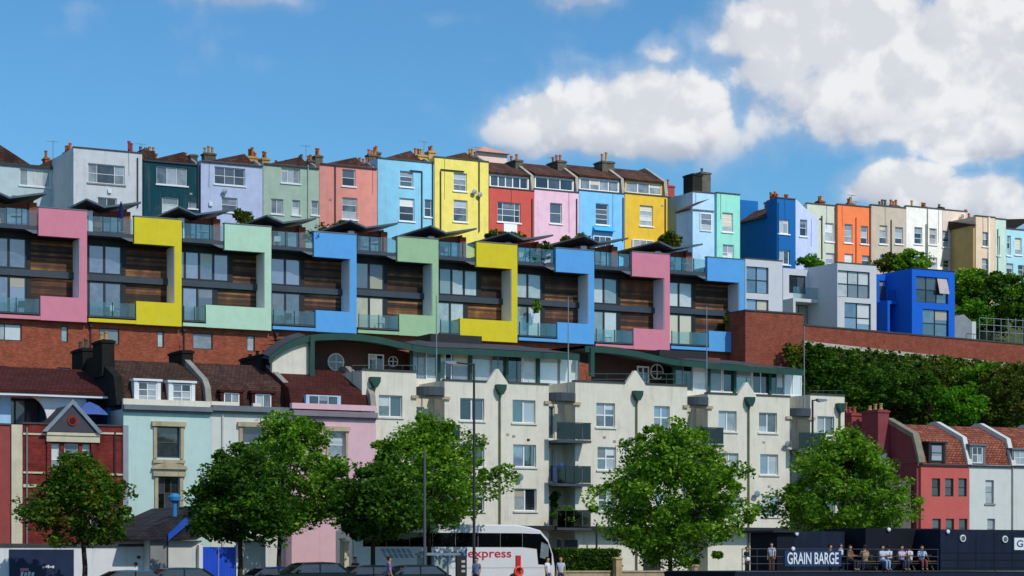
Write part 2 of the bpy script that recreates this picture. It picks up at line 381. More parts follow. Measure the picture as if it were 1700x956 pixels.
# ------------------------------------------------------------------ a cumulus between the sun and the lower streets (outside the picture): its soft shade lies on everything but the hilltop row
e1 = Vector((math.cos(SUN_AZ), -math.sin(SUN_AZ), 0)) * -1; e2 = sdir.cross(e1); e2 = e2 if e2.z > 0 else -e2
def cloud_edge(a):                                  # height of the cloud's edge along e2 for a position a along e1
    return 113.5 - (a - 125) * .19 + 75 * (1 / (1 + math.exp((a - 117) / 1.6))) + 1.2 * math.sin(a * .21) + .8 * math.sin(a * .53)
cm = MB(); NA, NB = 120, 40
for side in (1, -1):
    for i in range(NA + 1):
        a = -220 + 520 * i / NA; hi = cloud_edge(a) + 0; lo_ = -160 + 25 * math.sin(a * .03)
        fa = min(1, i / 8, (NA - i) / 8)
        for j in range(NB + 1):
            t = 1 - (1 - j / NB) ** 1.6; b = lo_ + (hi - lo_) * t; f = min(fa, min(1, (1 - t) * 5, t * 5)) ** .5
            th = f * (26 + 9 * math.sin(a * .11 + b * .05) + 7 * math.sin(b * .17 - a * .07) + 5 * math.sin(a * .31 + b * .27)) * (1.3 if side > 0 else .6)
            p = e1 * a + e2 * b + sdir * (820 + side * th); cm.v.append(tuple(p))
K1 = (NA + 1) * (NB + 1)
for i in range(NA):
    for j in range(NB):
        q = [i * (NB + 1) + j, (i + 1) * (NB + 1) + j, (i + 1) * (NB + 1) + j + 1, i * (NB + 1) + j + 1]
        cm.f.append(tuple(q)); cm.f.append(tuple(K1 + x for x in reversed(q)))
cmat = bpy.data.materials.new('cumulus'); cmat.use_nodes = True; t_ = NT(cmat.node_tree); t_.n.clear()
ct = t_.new('ShaderNodeBsdfTransparent'); cd = t_.new('ShaderNodeBsdfDiffuse'); t_.put(cd.inputs[0], (.9, .9, .9)); cx = t_.new('ShaderNodeMixShader'); cx.inputs[0].default_value = .22
t_.l.new(ct.outputs[0], cx.inputs[1]); t_.l.new(cd.outputs[0], cx.inputs[2]); co_ = t_.new('ShaderNodeOutputMaterial'); t_.l.new(cx.outputs[0], co_.inputs[0])
me = bpy.data.meshes.new('clouds'); me.from_pydata(cm.v, [], cm.f); me.materials.append(cmat); me.polygons.foreach_set('use_smooth', [True] * len(me.polygons))
oc = bpy.data.objects.new('clouds', me); COL.objects.link(oc); tag(oc, 'thin white cumulus drifting across the sun', 'cloud', kind='stuff')

# ================================================================== the setting
SR = S(1237, 150)                                   # where the open hillside begins, right of the long terrace
def zt(s, n):
    A = [(96, 0), (133, 0), (139, 1), (147, 11), (151, 13.5), (154.5, 18.8), (161, 20.5), (167, 25.5), (174, 27.5), (200, 30), (420, 33), (6000, 36)]
    B = [(96, 0), (136, 0), (140, 2), (149.2, 16.2), (149.8, 19.6), (156, 20.6), (161, 21.5), (167, 25.5), (174, 27.5), (200, 30), (420, 33), (6000, 36)]
    f = np.interp
    za = f(n, *zip(*A)); zb = f(n, *zip(*B)); t = min(1, max(0, (s - SR) / 2.5))
    return float(za * (1 - t) + zb * t)
ns = [96, 110, 125, 133, 136, 139, 140, 143, 147, 149.2, 149.8, 151, 154.5, 156, 159, 161, 164, 167, 170, 174, 185, 200, 260, 420, 900, 2500, 6000]
ssx = [-5000, -1500, -500, -200, -100] + [x for x in range(-60, 61, 10)] + [SR - 1, SR, SR + 2.5] + [x for x in range(int(SR) + 6, int(SR) + 130, 10)] + [500, 1500, 6000]
ssx = sorted(ssx)
g = MB(); nn = len(ns)
for s_ in ssx:
    for n_ in ns: g.v.append((s_, n_, zt(s_, n_)))
for i in range(len(ssx) - 1):
    for j in range(nn - 1): g.f.append((i * nn + j, (i + 1) * nn + j, (i + 1) * nn + j + 1, i * nn + j + 1))
GROUND = paint('grassy_ground', '#4a5335', .95, .3, .4, '#5b5240', bump=.5)
tag(g.build('ground', GROUND, base=(0, 96, 0)), None, None, kind='structure')
ASPH = paint('asphalt', '#48484a', .95, .15, .2, bump=.4, fine=60)
PAVE = bricky('paving_slabs', '#8c8880', '#7d7a73', '#55524d', .6, .6, .01, .3, .9, .2)
tag(MB().box(-300, 400, 95.6, 104.9, -3, .12).build('quay_pavement', PAVE, base=(0, 96, 0)), None, None, kind='structure')
tag(MB().quad((-300, 104.9, .004), (400, 104.9, .004), (400, 117.5, .004), (-300, 117.5, .004)).build('road', ASPH, base=(0, 104, 0)), None, None, kind='structure')
tag(MB().box(-300, 400, 117.5, 120.4, -.3, .13).build('pavement', PAVE, base=(0, 118, 0)), None, None, kind='structure')
mw, tw, bw_, cw_ = principled('harbour_water')
tw.put(bw_.inputs['Base Color'], lin('#1e2f33')); bw_.inputs['Roughness'].default_value = .08
bpw = tw.new('ShaderNodeBump'); bpw.inputs['Strength'].default_value = .4; tw.put(bpw.inputs['Height'], tw.noise(tw.vec('MULTIPLY', cw_, (.6, 1.6, 1)), 1.2, 4)); tw.put(bw_.inputs['Normal'], bpw.outputs[0])
tag(MB().quad((-5000, 6, -2.2), (6000, 6, -2.2), (6000, 95.6, -2.2), (-5000, 95.6, -2.2)).build('water', mw, base=(0, 50, -2.2)), None, None, kind='structure')
tag(MB().box(-5000, 6000, -4000, 6, -4, -.02).build('near_quay', PAVE, base=(0, 0, 0)), None, None, kind='structure')

# ================================================================== the long modern terrace (nine houses)
DF, DW = 151.5, 153.05                              # front of the coloured frames, plane of the glazing
UCOL = {'pink': '#dc899d', 'yellow': '#e2cf2c', 'mint': '#bce0c6', 'blue': '#5fabea', 'sage': '#a3c79e'}
UNITS = [  # x0, x1, top y, bottom y, colour, glazing, wide glazing?
    (-15, 144.5, 347, 533, 'pink', 'sky', 0), (146, 301.5, 362, 540, 'yellow', 'sky', 0), (303, 450.5, 374, 547, 'mint', 'sky', 1),
    (452, 592, 387, 552, 'blue', 'sky', 0), (593.5, 728, 395, 558, 'sage', 'cream', 0), (729.5, 859, 404, 567, 'yellow', 'blind', 1),
    (860.5, 986.5, 414, 570, 'blue', 'blind', 0), (988, 1112, 420, 581, 'pink', 'blind', 0), (1113.5, 1236.5, 429, 584, 'blue', 'creamb', 0)]
ULAB = ['pink framed modern terraced house at the cut-off end of its row', 'bright yellow framed modern terraced house next to the pink end house',
        'pale mint green framed modern terraced house with four tall panes', 'sky blue framed modern terraced house between the mint and the sage green ones',
        'sage green framed modern terraced house in the middle of the long terrace', 'yellow framed modern terraced house above the middle of the cream flats',
        'blue framed modern terraced house between the yellow and the pink one', 'pink framed modern terraced house near the brick corner of the terrace',
        'blue framed modern terraced house at the end beside the tall brick wall']
REVEAL = paint('white_reveal', '#f2f2f6', .8, .03, .06)
SPAN = paint('blue_grey_spandrel', '#36424d', .5, .12, .1, bump=0)
WINGB = paint('zinc_wing_roof', '#55626d', .4, .12, .12, bump=0, metal=.3)
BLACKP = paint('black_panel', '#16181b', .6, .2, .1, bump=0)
GLZ = {'sky': G_SKY, 'cream': [G_CREAM, G_SKY], 'blind': G_BLIND, 'creamb': [G_CREAM, G_BLIND]}
FURN = []
for ui, (x0, x1, yt, yb, cn, gk, wide) in enumerate(UNITS):
    u0, u1 = S(x0, DF), S(x1, DF); xm = x1 - (x1 - x0) * .25; U = u1 - u0
    zT, zB = Z(xm, yt, DF), Z(xm, yb, DF); H = zT - zB
    fz = lambda f: zT - H * f
    fs = lambda f: u0 + U * f
    m = paint('frame_' + cn, UCOL[cn], .8, .05, .12, '#7c776c', bump=.08)
    root = thing('terraced_house', ULAB[ui], 'house', ((u0 + u1) / 2, DW, zB), 'nine modern houses with coloured frames')
    bl, lo, wr, wr2 = (.47, .26, .60, .43) if wide else (.49, .51, .425, .425)
    rt = fs(.925)                                   # inner face of the upright
    # coloured frame: a C of upper block, upright and lower block, all one casing
    fr = MB().prism([(fs(bl), fz(0)), (u1, fz(0)), (u1, fz(1)), (fs(lo), fz(1)), (fs(lo), fz(.785)), (rt, fz(.785)), (rt, fz(.25)), (fs(bl), fz(.25))], DF, DF + .35, 'n')
    fr.prism([(rt, fz(.01)), (u1, fz(.01)), (u1, fz(1)), (fs(lo) + .05, fz(1)), (fs(lo) + .05, fz(.787)), (rt, fz(.787))], DF + .351, DW + .3, 'n')
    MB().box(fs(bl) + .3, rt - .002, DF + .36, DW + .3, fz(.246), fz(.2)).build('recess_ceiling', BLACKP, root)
    fr.build('coloured_frame', m, root)
    MB().box(fs(bl) - .04, u1 + .03, DF - .04, DF + .42, fz(0) + .002, fz(0) + .07).build('coping', LEAD, root)
    MB().box(rt - .03, rt - .002, DF + .05, DW + .1, fz(.785), fz(.25)).build('reveal', REVEAL, root)
    MB().box(u0 + .06, fs(lo) - .01, DF + .02, DW + .3, fz(1.) + .02, fz(.965)).build('base_strip', m, root)
    # body of the house behind the glazing
    MB().box(u0 + .02, u1 - .02, DW + .31, DW + 9, zB - .4, fz(.17)).build('wall', BLACKP, root)
    MB().box(u0 + .03, u1 - .05, DW - .15, DW + .3, fz(.535), fz(.595)).build('floor_band', SPAN, root)
    MB().box(u0 + .03, u1 - .05, DW - .1, DW + .3, fz(.2), fz(.255)).build('lintel', BLACKP, root)
    MB().box(u0 + .02, fs(bl) - .02, DF + .15, DW + .3, fz(.165), fz(.2) - .004).build('terrace_slab', SPAN, root)
    MB().prism([(fs(bl) - .95, fz(.2)), (fs(bl) - .02, fz(.172)), (fs(bl) - .02, fz(.232)), (fs(bl) - .3, fz(.232))], DF + .16, DF + .3, 'n').build('soffit_bracket', LEAD, root)
    # glazing, each light its own window
    nu = 4 if wide else 3
    g1 = GLZ[gk]
    window(root, (u0 + .05, fs(wr), fz(.53), fz(.258)), DW - .05, nu, 1, DARKF, g1, .1, .17, split=[.13 + .87 * k / (nu - 1) for k in range(0, nu - 1)] if not wide else [.15 + .85 * k / 3 for k in range(3)], inset=.05)
    window(root, (u0 + .05, fs(wr2), fz(.955), fz(.6)), DW - .05, 3, 1, DARKF, g1, .1, .17, split=[.14, .57], inset=.05)
    MB().box(fs(wr) + .02, fs(wr) + .32, DW + .02, DW + .3, fz(.53), fz(.258)).build('dark_panel', BLACKP, root); MB().box(fs(wr2) + .02, fs(wr2) + .32, DW + .02, DW + .3, fz(.79), fz(.6)).build('dark_panel', BLACKP, root)
    # cedar boards
    for (sa, za, zb_) in ((fs(wr) + .34, fz(.53), fz(.258)), (fs(wr2) + .34, fz(.79), fz(.6))):
        nb = max(4, int((zb_ - za) / .17)); hb = (zb_ - za) / nb
        for k in range(nb):
            y = DW + .12 + random.uniform(-.012, .012)
            MB().box(sa, rt - .04, y, DW + .3, za + k * hb + .006, za + (k + 1) * hb - .006).build('board', WOOD, root)
    # lower balcony with glass
    fl = fs(lo) if not wide else fs(lo)
    MB().box(u0 + .04, fl, DF - .05, DW + .02, fz(.955), fz(.955) + .12).build('balcony_floor', SPAN, root)
    bz0, bz1 = fz(.955) + .14, fz(.955) + 1.1
    for k in range(2):
        a = u0 + .1 + (fl - u0 - .16) * k / 2; b = u0 + .1 + (fl - u0 - .16) * (k + 1) / 2
        MB().box(a + .03, b - .03, DF + .0, DF + .02, bz0, bz1).build('glass_panel', G_RAIL, root)
        MB().box(a - .02, a + .03, DF - .03, DF + .04, bz0 - .02, bz1 + .03).build('post', RAILD, root)
    MB().box(fl - .07, fl - .02, DF - .03, DF + .04, bz0 - .02, bz1 + .03).build('post', RAILD, root)
    # roof terrace balustrade
    tz0, tz1 = fz(.165) + .03, fz(.165) + 1.1; te = fs(bl) - .03
    for k in range(3):
        a = u0 + .06 + (te - u0 - .08) * k / 3; b = u0 + .06 + (te - u0 - .08) * (k + 1) / 3
        MB().box(a + .03, b - .03, DF + .22, DF + .24, tz0, tz1).build('glass_panel', G_RAIL, root)
        MB().box(a - .02, a + .03, DF + .18, DF + .26, tz0 - .02, tz1 + .02).build('post', RAILD, root)
    # roof pavilion: brick end walls, glass doors, timber panel and gull-wing roof
    PN = DW + 2.6
    zf = fz(.165)
    zw = lambda f: zT + .42 + H * f
    vL, vV, vR = fs(.13), fs(.32), fs(.72)
    pv = MB().strip([(vL, zw(.15)), (vV, zw(.09)), (vR, zw(.16))], .14, PN - .9, PN + 6.5)
    pv.build('butterfly_roof', WINGB, root)
    MB().prism([(fs(.22), zf), (fs(.62), zf), (fs(.62), zw(.10)), (vV, zw(.04)), (fs(.22), zw(.075))], PN + .3, PN + 6, 'n').build('pavilion_wall', BRICKP, root)
    MB().box(fs(.17), fs(.24), PN + .1, PN + .28, zf, zw(.055)).build('pavilion_panel', REVEAL, root)
    MB().box(fs(.25), fs(.30), PN + .05, PN + .28, zf, zw(.03)).build('pavilion_door', woodmat('russet_door', [(0, '#3a1f16'), (1, '#7a4630')]), root)
    MB().box(fs(.56), fs(.64), PN - .1, PN + .28, zf, zw(.07)).build('pavilion_pier', BRICKP, root)
    window(root, (fs(.31), fs(.555), zf, zw(.02)), PN, 2, 1, DARKF, G_SKY, .07, .08, inset=.15)
    FURN.append((ui, u0, fs(bl), fs(lo), zf, fz(.955) + .12))
    # timber fence at the back corner hides the party wall
    MB().box(u1 - .12, u1 - .01, DW + .4, PN + 6, zf, zT - .05).build('party_wall', BLACKP, root)

# brick plinth of the terrace: the lower ground storey, one long wall
PX0, PX1 = -40, 1237
pm = MB(); bs0, bs1 = S(PX0, DF + .5), S(PX1, DF + .5); bz1 = Z(300, 548.5, DF + .5) ; bz0 = 13.2
plinth_root = thing('brick_plinth_building', 'long orange red brick storey beneath the coloured modern terrace', 'building', ((bs0 + bs1) / 2, DF + .5, bz0))
holes = []
def plinth_win(x0, y0, x1, y1, cols=1, gm=None):
    r = R(x0, y0, x1, y1, DF + .5); holes.append(r); window(plinth_root, r, DF + .5, cols, 1, DARKF, gm or G_LIGHT, .07, .05, inset=.08)
for a in ((-20, 537, 36, 565, 2), (101, 541, 113, 568, 1), (165, 545, 198, 571, 1), (261, 550, 272, 577, 1), (320, 553, 353, 580, 1), (410, 557, 423, 583, 1), (-30, 607, 14, 640, 1), (95, 610, 117, 640, 1), (475, 560, 505, 585, 1)):
    plinth_win(*a)
zmin_units = min(Z(x1 - (x1 - x0) * .25, yb, DF) for (x0, x1, yt, yb, *_) in UNITS)
pm.wall(bs0, bs1, bz0, zmin_units - .02, DF + .5, .3, [h for h in holes if h[2] > bz0]); pm.box(bs0, bs1, DF + .8, DF + 8, bz0, zmin_units - .02)
pm.build('wall', BRICK, plinth_root)
for px in (150, 305, 458, 595): pipe(plinth_root, S(px, DF + .5), DF + .5, bz0, Z(px, 536 + (px - 150) * .05, DF + .5) - .3, hopper=True)
for (x0, x1, yt, yb, *_), ui in zip(UNITS, range(9)):   # each house stands a little above the next: brick make-up strip
    zb = Z(x1 - (x1 - x0) * .25, yb, DF)
    if zb - zmin_units > .03: MB().box(S(x0, DF), S(x1, DF), DF + .52, DF + 6, zmin_units - .018, zb - .003).build('brick_course', BRICK, plinth_root)
# ridge of brick and the long garden wall to the right
DB = 149.4
rw = thing('brick_corner_wall', 'tall blank brick wall where the coloured terrace ends', 'wall', (S(1285, DB), DB, 16))
zc = Z(1285, 519, DB)
MB().box(S(1237.5, DB), S(1334, DB), DB, DB + 3, 16, zc).build('wall', BRICKP, rw)
MB().box(S(1237.5, DB) - .0, S(1334, DB) + .06, DB - .08, DB + 3, zc + .002, zc + .12).build('coping', COPING, rw)
lw = thing('garden_wall', 'long sloping brick garden wall above the ivy bank', 'wall', (S(1520, DB), DB, 17))
xs = [1335, 1430, 1520, 1610, 1700, 1790, 1890]
for a, b in zip(xs[:-1], xs[1:]):
    ya, yb_ = 541 + (a - 1340) * .0865, 541 + (b - 1340) * .0865
    sa, sb = S(a, DB), S(b, DB); za, zb_ = Z(a, ya, DB), Z(b, yb_, DB)
    ba, bb = Z(a, 566 + (a - 1340) * .11, DB), Z(b, 566 + (b - 1340) * .11, DB)
    if a == 1335: sa += .07
    MB().prism([(sa, ba), (sb, bb), (sb, zb_), (sa, za)], DB + .06, DB + .4, 'n').build('wall', BRICKP, lw)
    MB().prism([(sa, za + .003), (sb, zb_ + .003), (sb, zb_ + .13), (sa, za + .13)], DB - .0, DB + .46, 'n').build('coping', COPING, lw)
    MB().prism([(sa, ba - .35), (sb, bb - .35), (sb, bb - .003), (sa, ba - .003)], DB + .02, DB + .44, 'n').build('footing', paint('pale_footing', '#c0b9a8', .9, .15, .4), lw)

# ================================================================== generic house
class House:
    def __init__(s, name, label, x0, x1, yt, d, depth, zbase, group=None, cat='house'):
        s.s0, s.s1, s.d, s.depth = S(x0, d), S(x1, d), d, depth; s.xm = (x0 + x1) / 2
        s.z1, s.z0 = Z(s.xm, yt, d), zbase; s.holes = []
        s.root = thing(name, label, cat, ((s.s0 + s.s1) / 2, d, zbase), group)
    def f(s, t): return s.s0 + (s.s1 - s.s0) * t
    def win(s, x0, y0, x1, y1, cols=1, rows=2, fm=None, gm=None, sill=WHITE, **k):
        r = R(x0, y0, x1, y1, s.d); s.holes.append(r)
        return window(s.root, r, s.d, cols, rows, fm, gm, sill=sill, **k)
    def wall(s, mat, th=.3, coping=COPING, ch=.1):
        m = MB().wall(s.s0, s.s1, s.z0, s.z1, s.d, th, s.holes); m.box(s.s0, s.s1, s.d + th, s.d + s.depth, s.z0, s.z1); m.build('wall', mat, s.root)
        if s.root.get('group', '').startswith('painted'): s.clutter()
        if coping: MB().box(s.s0 - .01, s.s1 + .01, s.d - .07, s.d + .35, s.z1 + .002, s.z1 + ch).build('coping', coping, s.root)
    def free(s, a, z, r=.45): return all(not (q[0] - r < a < q[1] + r and q[2] - r < z < q[3] + r) for q in s.holes)
    def clutter(s):
        """vents, a dish, a sagging cable: whatever owners have screwed to the wall"""
        for k in range(random.choice((1, 2, 3))):
            a, z = s.f(random.uniform(.1, .9)), s.z1 - random.uniform(.5, 3.6)
            if not s.free(a, z): continue
            c = random.random()
            if c < .45: MB().box(a - .11, a + .11, s.d - .03, s.d - .002, z - .08, z + .08).build('vent', random.choice((WHITE, CONC, PIPE)), s.root)
            elif c < .7: MB().lathe((a, s.d - .3, z), [(.02, -.02), (.2, .0), (.23, .03), (.19, .05), (.02, .09)], 12, 'n').tube((a, s.d - .25, z), (a, s.d, z - .1), .02, seg=4).build('satellite_dish', GREYM, s.root)
            else: MB().box(a - .14, a + .14, s.d - .16, s.d - .002, z - .16, z + .16).build('alarm_box', random.choice((WHITE, GREYM)), s.root)
        a = s.f(random.uniform(.05, .95)); z1 = s.z1 - .05; z0 = s.z1 - random.uniform(1.5, 4)
        if s.free(a, (z0 + z1) / 2, .15): MB().tube((a, s.d - .02, z0), (a + random.uniform(-.05, .05), s.d - .02, z1), .014, seg=4).build('cable', PIPE, s.root)
    def pipe(s, px, y0, y1, mat=None, **k): return pipe(s.root, S(px, s.d), s.d, max(s.z0, Z(px, y1, s.d)), Z(px, y0, s.d), mat, **k)
    def hpipe(s, xa, xb, y, mat=None):
        z = Z((xa + xb) / 2, y, s.d); return MB().tube((S(xa, s.d), s.d - .075, z), (S(xb, s.d), s.d - .075, z), .05, seg=6).build('drainpipe', mat or PIPE, s.root)
DT = 170.
TB = 26.3                                           # foundations, below the garden level
def top(label, x0, x1, yt, hexc, d=DT, depth=9, **k):
    h = House('terraced_house', label, x0, x1, yt, d, depth, TB, 'painted houses along the hilltop'); h.mat = paint('wall_' + hexc[1:], hexc, .88, .08, .34, '#8a8070', bump=.2, **k); return h
def ridge_roof(h, peak=.78, rise=1.15, lrise=.1, rrise=.35, n0=1.6, n1=9.5, mat=TILEB):
    z = h.z1 - .15
    MB().prism([(h.s0 + .05, z), (h.s1 - .05, z), (h.s1 - .05, z + rrise), (h.f(peak), z + rise), (h.s0 + .05, z + lrise)], h.d + n0, h.d + n1, 'n').build('roof', mat, h.root)
    MB().prism([(h.d + .4, z), (h.d + .5, z + .35), (h.d + 1.6, z + rrise + .45), (h.d + n1, z + rrise + .6), (h.d + n1, z)], h.s1 - .16, h.s1 + .06, 's').build('party_wall', CONC, h.root)
    t = random.uniform(.12, .45); k = random.choice((2, 3, 4)); zz = z + rise * t / peak
    chimney(h.root, h.f(t), h.f(t) + .3 * k, h.d + 7, h.d + 7.7, zz, zz + random.uniform(.75, 1.15), random.choice((STACKM, BRICKP, POTY)), k, random.choice((POT, POTY, STACKM)), .5)
    t = random.uniform(.55, .7); k = random.choice((2, 3)); zz = z + rise * .7
    chimney(h.root, h.f(t), h.f(t) + .34 * k, h.d + 8.4, h.d + 9.2, zz, zz + random.uniform(1.0, 1.5), random.choice((STACKM, BRICKP, POTY)), k, random.choice((POT, POTY)), .6)
def gutter(h, mat=PIPE): MB().box(h.s0 + .03, h.s1 - .03, h.d - .12, h.d - .012, h.z1 - .16, h.z1 - .03).build('gutter', mat, h.root)

# --- from the cut-off pale house to the yellow one
h = top('pale ice blue house cut off at the picture edge', -30, 103, 274, '#c0d2d6', d=175)
h.win(33, 281, 84, 309, 4, 1, WHITE, G_LIGHT); h.win(20, 325, 46, 352, 2, 1, gm=G_MID); h.wall(h.mat); gutter(h)
z = h.z1
MB().prism([(h.s0, z), (S(58, 175), z), (h.s0, z + 2.4)], h.d + .3, h.d + 9, 'n').build('roof', TILEB, h.root)
MB().prism([(S(60, 175), z), (h.s1, z), (h.s1, z + .9), (S(98, 175), z + 1.0)], h.d + .3, h.d + 9, 'n').build('roof', TILEB, h.root)
chimney(h.root, S(75, 178), S(82, 178), 178, 178.8, z + .3, z + 1.2, POT, 1); aerial(h.root, S(88, 178), 178, z + .6, 2.2)
h = top('tall white house with a wide window standing forward of its row', 122, 236, 250, '#d2d6d9', d=169.2, depth=7)
h.win(146, 273, 207, 305, 3, 2, WHITE, G_MID, split=[.24, .74], sill=CONC); h.win(162, 328, 194, 352, 2, 1, gm=G_DARK); h.wall(h.mat); h.pipe(228, 262, 345)
chimney(h.root, S(114, 174), S(122, 174), 174, 175.6, h.z1 - .2, h.z1 + .55, STACKM, 3, POT, .6)
chimney(h.root, S(216, 172), S(224, 172), 172, 173.2, h.z1 - .2, h.z1 + .4, STACKM, 2, REDST, 1.0); aerial(h.root, S(234, 172), 172, h.z1, 1.4)
h = top('dark teal house with white windows', 238, 330.5, 268, '#0d4450')
h.win(260, 277, 311, 307, 3, 1, gm=G_MID); h.win(269, 327, 297, 362, 1, 3, gm=G_LIGHT); h.win(313, 334, 327, 346, 1, 1, gm=G_LIGHT); h.wall(h.mat, coping=None); gutter(h); h.pipe(328, 268, 345)
ridge_roof(h, .85, 1.35); MB().box(h.f(.0), h.f(.25), h.d + .6, h.d + 3, h.z1, h.z1 + .85).build('stair_head', TILEB, h.root)
chimney(h.root, S(316, 173), S(328, 173), 173, 174.2, h.z1, h.z1 + 1.15, STACKM, 0)
h = top('pale lavender blue house beside the dark teal one', 333.5, 436, 270, '#bcc8e6')
h.win(356, 278, 407, 307, 3, 2, gm=G_DARK); h.win(368, 328, 394, 352, 1, 2, gm=G_MID); h.wall(h.mat, coping=None); gutter(h)
ridge_roof(h, .82, 1.3); chimney(h.root, S(366, 175), S(375, 175), 175, 176, h.z1, h.z1 + .45, POT, 1); chimney(h.root, S(412, 173), S(428, 173), 173, 174, h.z1, h.z1 + 1.1, POTY, 3, POT, .65)
h = top('grey sage house with four small white windows', 437, 530, 274, '#aabfae')
h.win(467, 279, 498, 304, 3, 1, gm=G_MID); h.win(450, 330, 470, 355, 2, 1, gm=G_MID); h.win(485, 332, 498, 357, 1, 2, gm=G_LIGHT); h.win(517, 333, 529, 357, 1, 2, gm=G_MID); h.wall(h.mat, coping=None); gutter(h)
h.pipe(511, 274, 362, h.mat); ridge_roof(h, .8, 1.25); chimney(h.root, S(458, 175), S(466, 175), 175, 176, h.z1, h.z1 + .5, POT, 1); chimney(h.root, S(512, 173), S(523, 173), 173, 174, h.z1, h.z1 + 1., STACKM, 2, POT, .6); aerial(h.root, S(508, 173), 173, h.z1 + .8, 1.6)
h = top('salmon pink house with two stacked sash windows', 530.5, 626, 274, '#e4968a')
h.win(568, 281, 590, 309, 1, 2, gm=G_DARK); h.win(568, 328, 593, 364, 1, 3, gm=G_MID); h.wall(h.mat, coping=None); gutter(h); h.pipe(556, 274, 372)
ridge_roof(h, .76, 1.2); chimney(h.root, S(598, 173), S(616, 173), 173, 174, h.z1, h.z1 + .75, STACKM, 3, POT, .5)
h = top('light sky blue house between the salmon pink and the yellow one', 627, 720.5, 267, '#86c5e2')
h.win(664, 284, 686, 310, 1, 3, gm=G_DARK); h.win(663, 329, 688, 367, 1, 3, gm=G_DARK); h.win(705, 331, 717, 360, 1, 2, gm=G_DARK); h.wall(h.mat); h.pipe(700, 285, 382); h.hpipe(680, 700, 284); h.pipe(718, 268, 380)
ridge_roof(h, .72, 1.4); chimney(h.root, S(633, 174), S(662, 174), 174, 175, h.z1 - .1, h.z1 + .35, POTY, 4, POTY, .45); chimney(h.root, S(694, 173), S(710, 173), 173, 174, h.z1, h.z1 + 1.1, POTY, 2, POTY, .6); aerial(h.root, S(704, 173), 173, h.z1 + 1.4, 1.1)
h = top('lemon yellow house with black drainpipes', 721.5, 811, 265, '#e4d670')
h.win(753, 287, 775, 317, 1, 3, gm=G_MID); h.win(753, 332, 776, 368, 1, 3, gm=G_MID); h.wall(h.mat); h.pipe(731, 284, 385); h.hpipe(731, 770, 283); h.pipe(795, 268, 385)
ridge_roof(h, .72, 1.15); chimney(h.root, S(780, 173), S(793, 173), 173, 174, h.z1, h.z1 + .9, STACKM, 2, POTY, .6); aerial(h.root, S(790, 174), 174, h.z1 + .8, 1.3)
far = thing('distant_house', 'far pinkish white house peeping over the lemon yellow roof', 'house', (S(818, 196), 196, 27))
fz1 = Z(818, 254, 196); MB().box(S(792, 196), S(842, 196), 196, 204, 27, fz1).build('wall', paint('wall_far', '#d9c2b8', .9, .08, .2), far); MB().prism([(S(790, 196), fz1), (S(845, 196), fz1), (S(800, 196), fz1 + .5)], 195.6, 204.4, 'n').build('roof', paint('far_roof', '#c79b90', .9, .1, .2), far)

# --- the mansard houses
def mansard(h, nwin, gm, zr=2.35, sheet=WHITE, skylight=False):
    """set-back attic storey with a window band, pitched roof and stepped party walls"""
    d, z = h.d, h.z1
    za, zb = z + 1.28, z + zr + .35
    ra = (h.s0 + .28, h.s1 - .28, z + .12, za - .08)
    MB().wall(ra[0], ra[1], z + .004, za, d + .45, .2, [(ra[0] + .1, ra[1] - .1, z + .22, za - .1)]).box(ra[0], ra[1], d + .65, d + 6, z + .004, za).build('attic_wall', sheet, h.root)
    window(h.root, (ra[0] + .1, ra[1] - .1, z + .22, za - .1), d + .45, nwin, 1, WHITE, gm, .05, .09, inset=.05)
    MB().prism([(d + .25, za + .002), (d + .2, za + .14), (d + 4.2, zb + .35), (d + 8, za + .3), (d + 8, za + .002)], h.s0 + .2, h.s1 - .2, 's').build('roof', TILEB, h.root)
    MB().prism([(d + .1, z + .003), (d + .1, z + .35), (d + .35, za + .2), (d + 3.6, zb + .5), (d + 4.6, zb + .5), (d + 8, za + .5), (d + 8, z + .003)], h.s1 - .19, h.s1 + .13, 's').build('party_wall', CONC, h.root)
    if skylight: MB().prism([(d + 1.3, za + .5), (d + 1.25, za + .56), (d + 2.3, za + .92), (d + 2.35, za + .86)], h.f(.55), h.f(.75), 's').build('rooflight', G_SKY, h.root)
h = top('brick red house with attic windows beside the lemon yellow one', 812, 886.5, 314, '#c0544c')
h.win(826, 336, 864, 369, 3, 3, gm=G_DARK, split=[.22, .78]); h.wall(h.mat); MB().box(S(836, DT), S(858, DT), DT - .06, DT - .003, Z(847, 386, DT), Z(847, 370.5, DT)).build('white_panel', WHITE, h.root); mansard(h, 5, G_DARK, skylight=True)
chimney(h.root, S(856, 172.5), S(868, 172.5), 172.5, 174.5, h.z1 + 1, h.z1 + 3.0, STACKM, 2, POT, .55); h.pipe(883, 330, 395)
h = top('pale pink house with a dark attic window', 887, 961, 317, '#dfb9cd')
h.win(913, 337, 933, 371, 1, 2, gm=G_DARK); h.wall(h.mat); mansard(h, 3, G_DARK)
chimney(h.root, S(926, 172.5), S(940, 172.5), 172.5, 174.5, h.z1 + 1, h.z1 + 3.1, STACKM, 3, POT, .6); aerial(h.root, S(918, 174), 174, h.z1 + 2.2, 1.6); h.pipe(957, 330, 400)
h = top('bright sky blue house with an awning under its window', 961.5, 1036.5, 319, '#79bcee')
h.win(989, 338, 1010, 373, 1, 4, gm=G_DARK); h.wall(h.mat); mansard(h, 4, G_MID)
MB().prism([(DT - .02, Z(1000, 376, DT)), (DT - .5, Z(1000, 384, DT)), (DT - .02, Z(1000, 384, DT))], S(984, DT), S(1018, DT), 's').build('awning', paint('azure_awning', '#2ea3dd', .6), h.root)
window(h.root, R(985, 392, 1015, 412, DT - .1), DT - .15, 3, 1, WHITE, G_DARK, inset=.02)
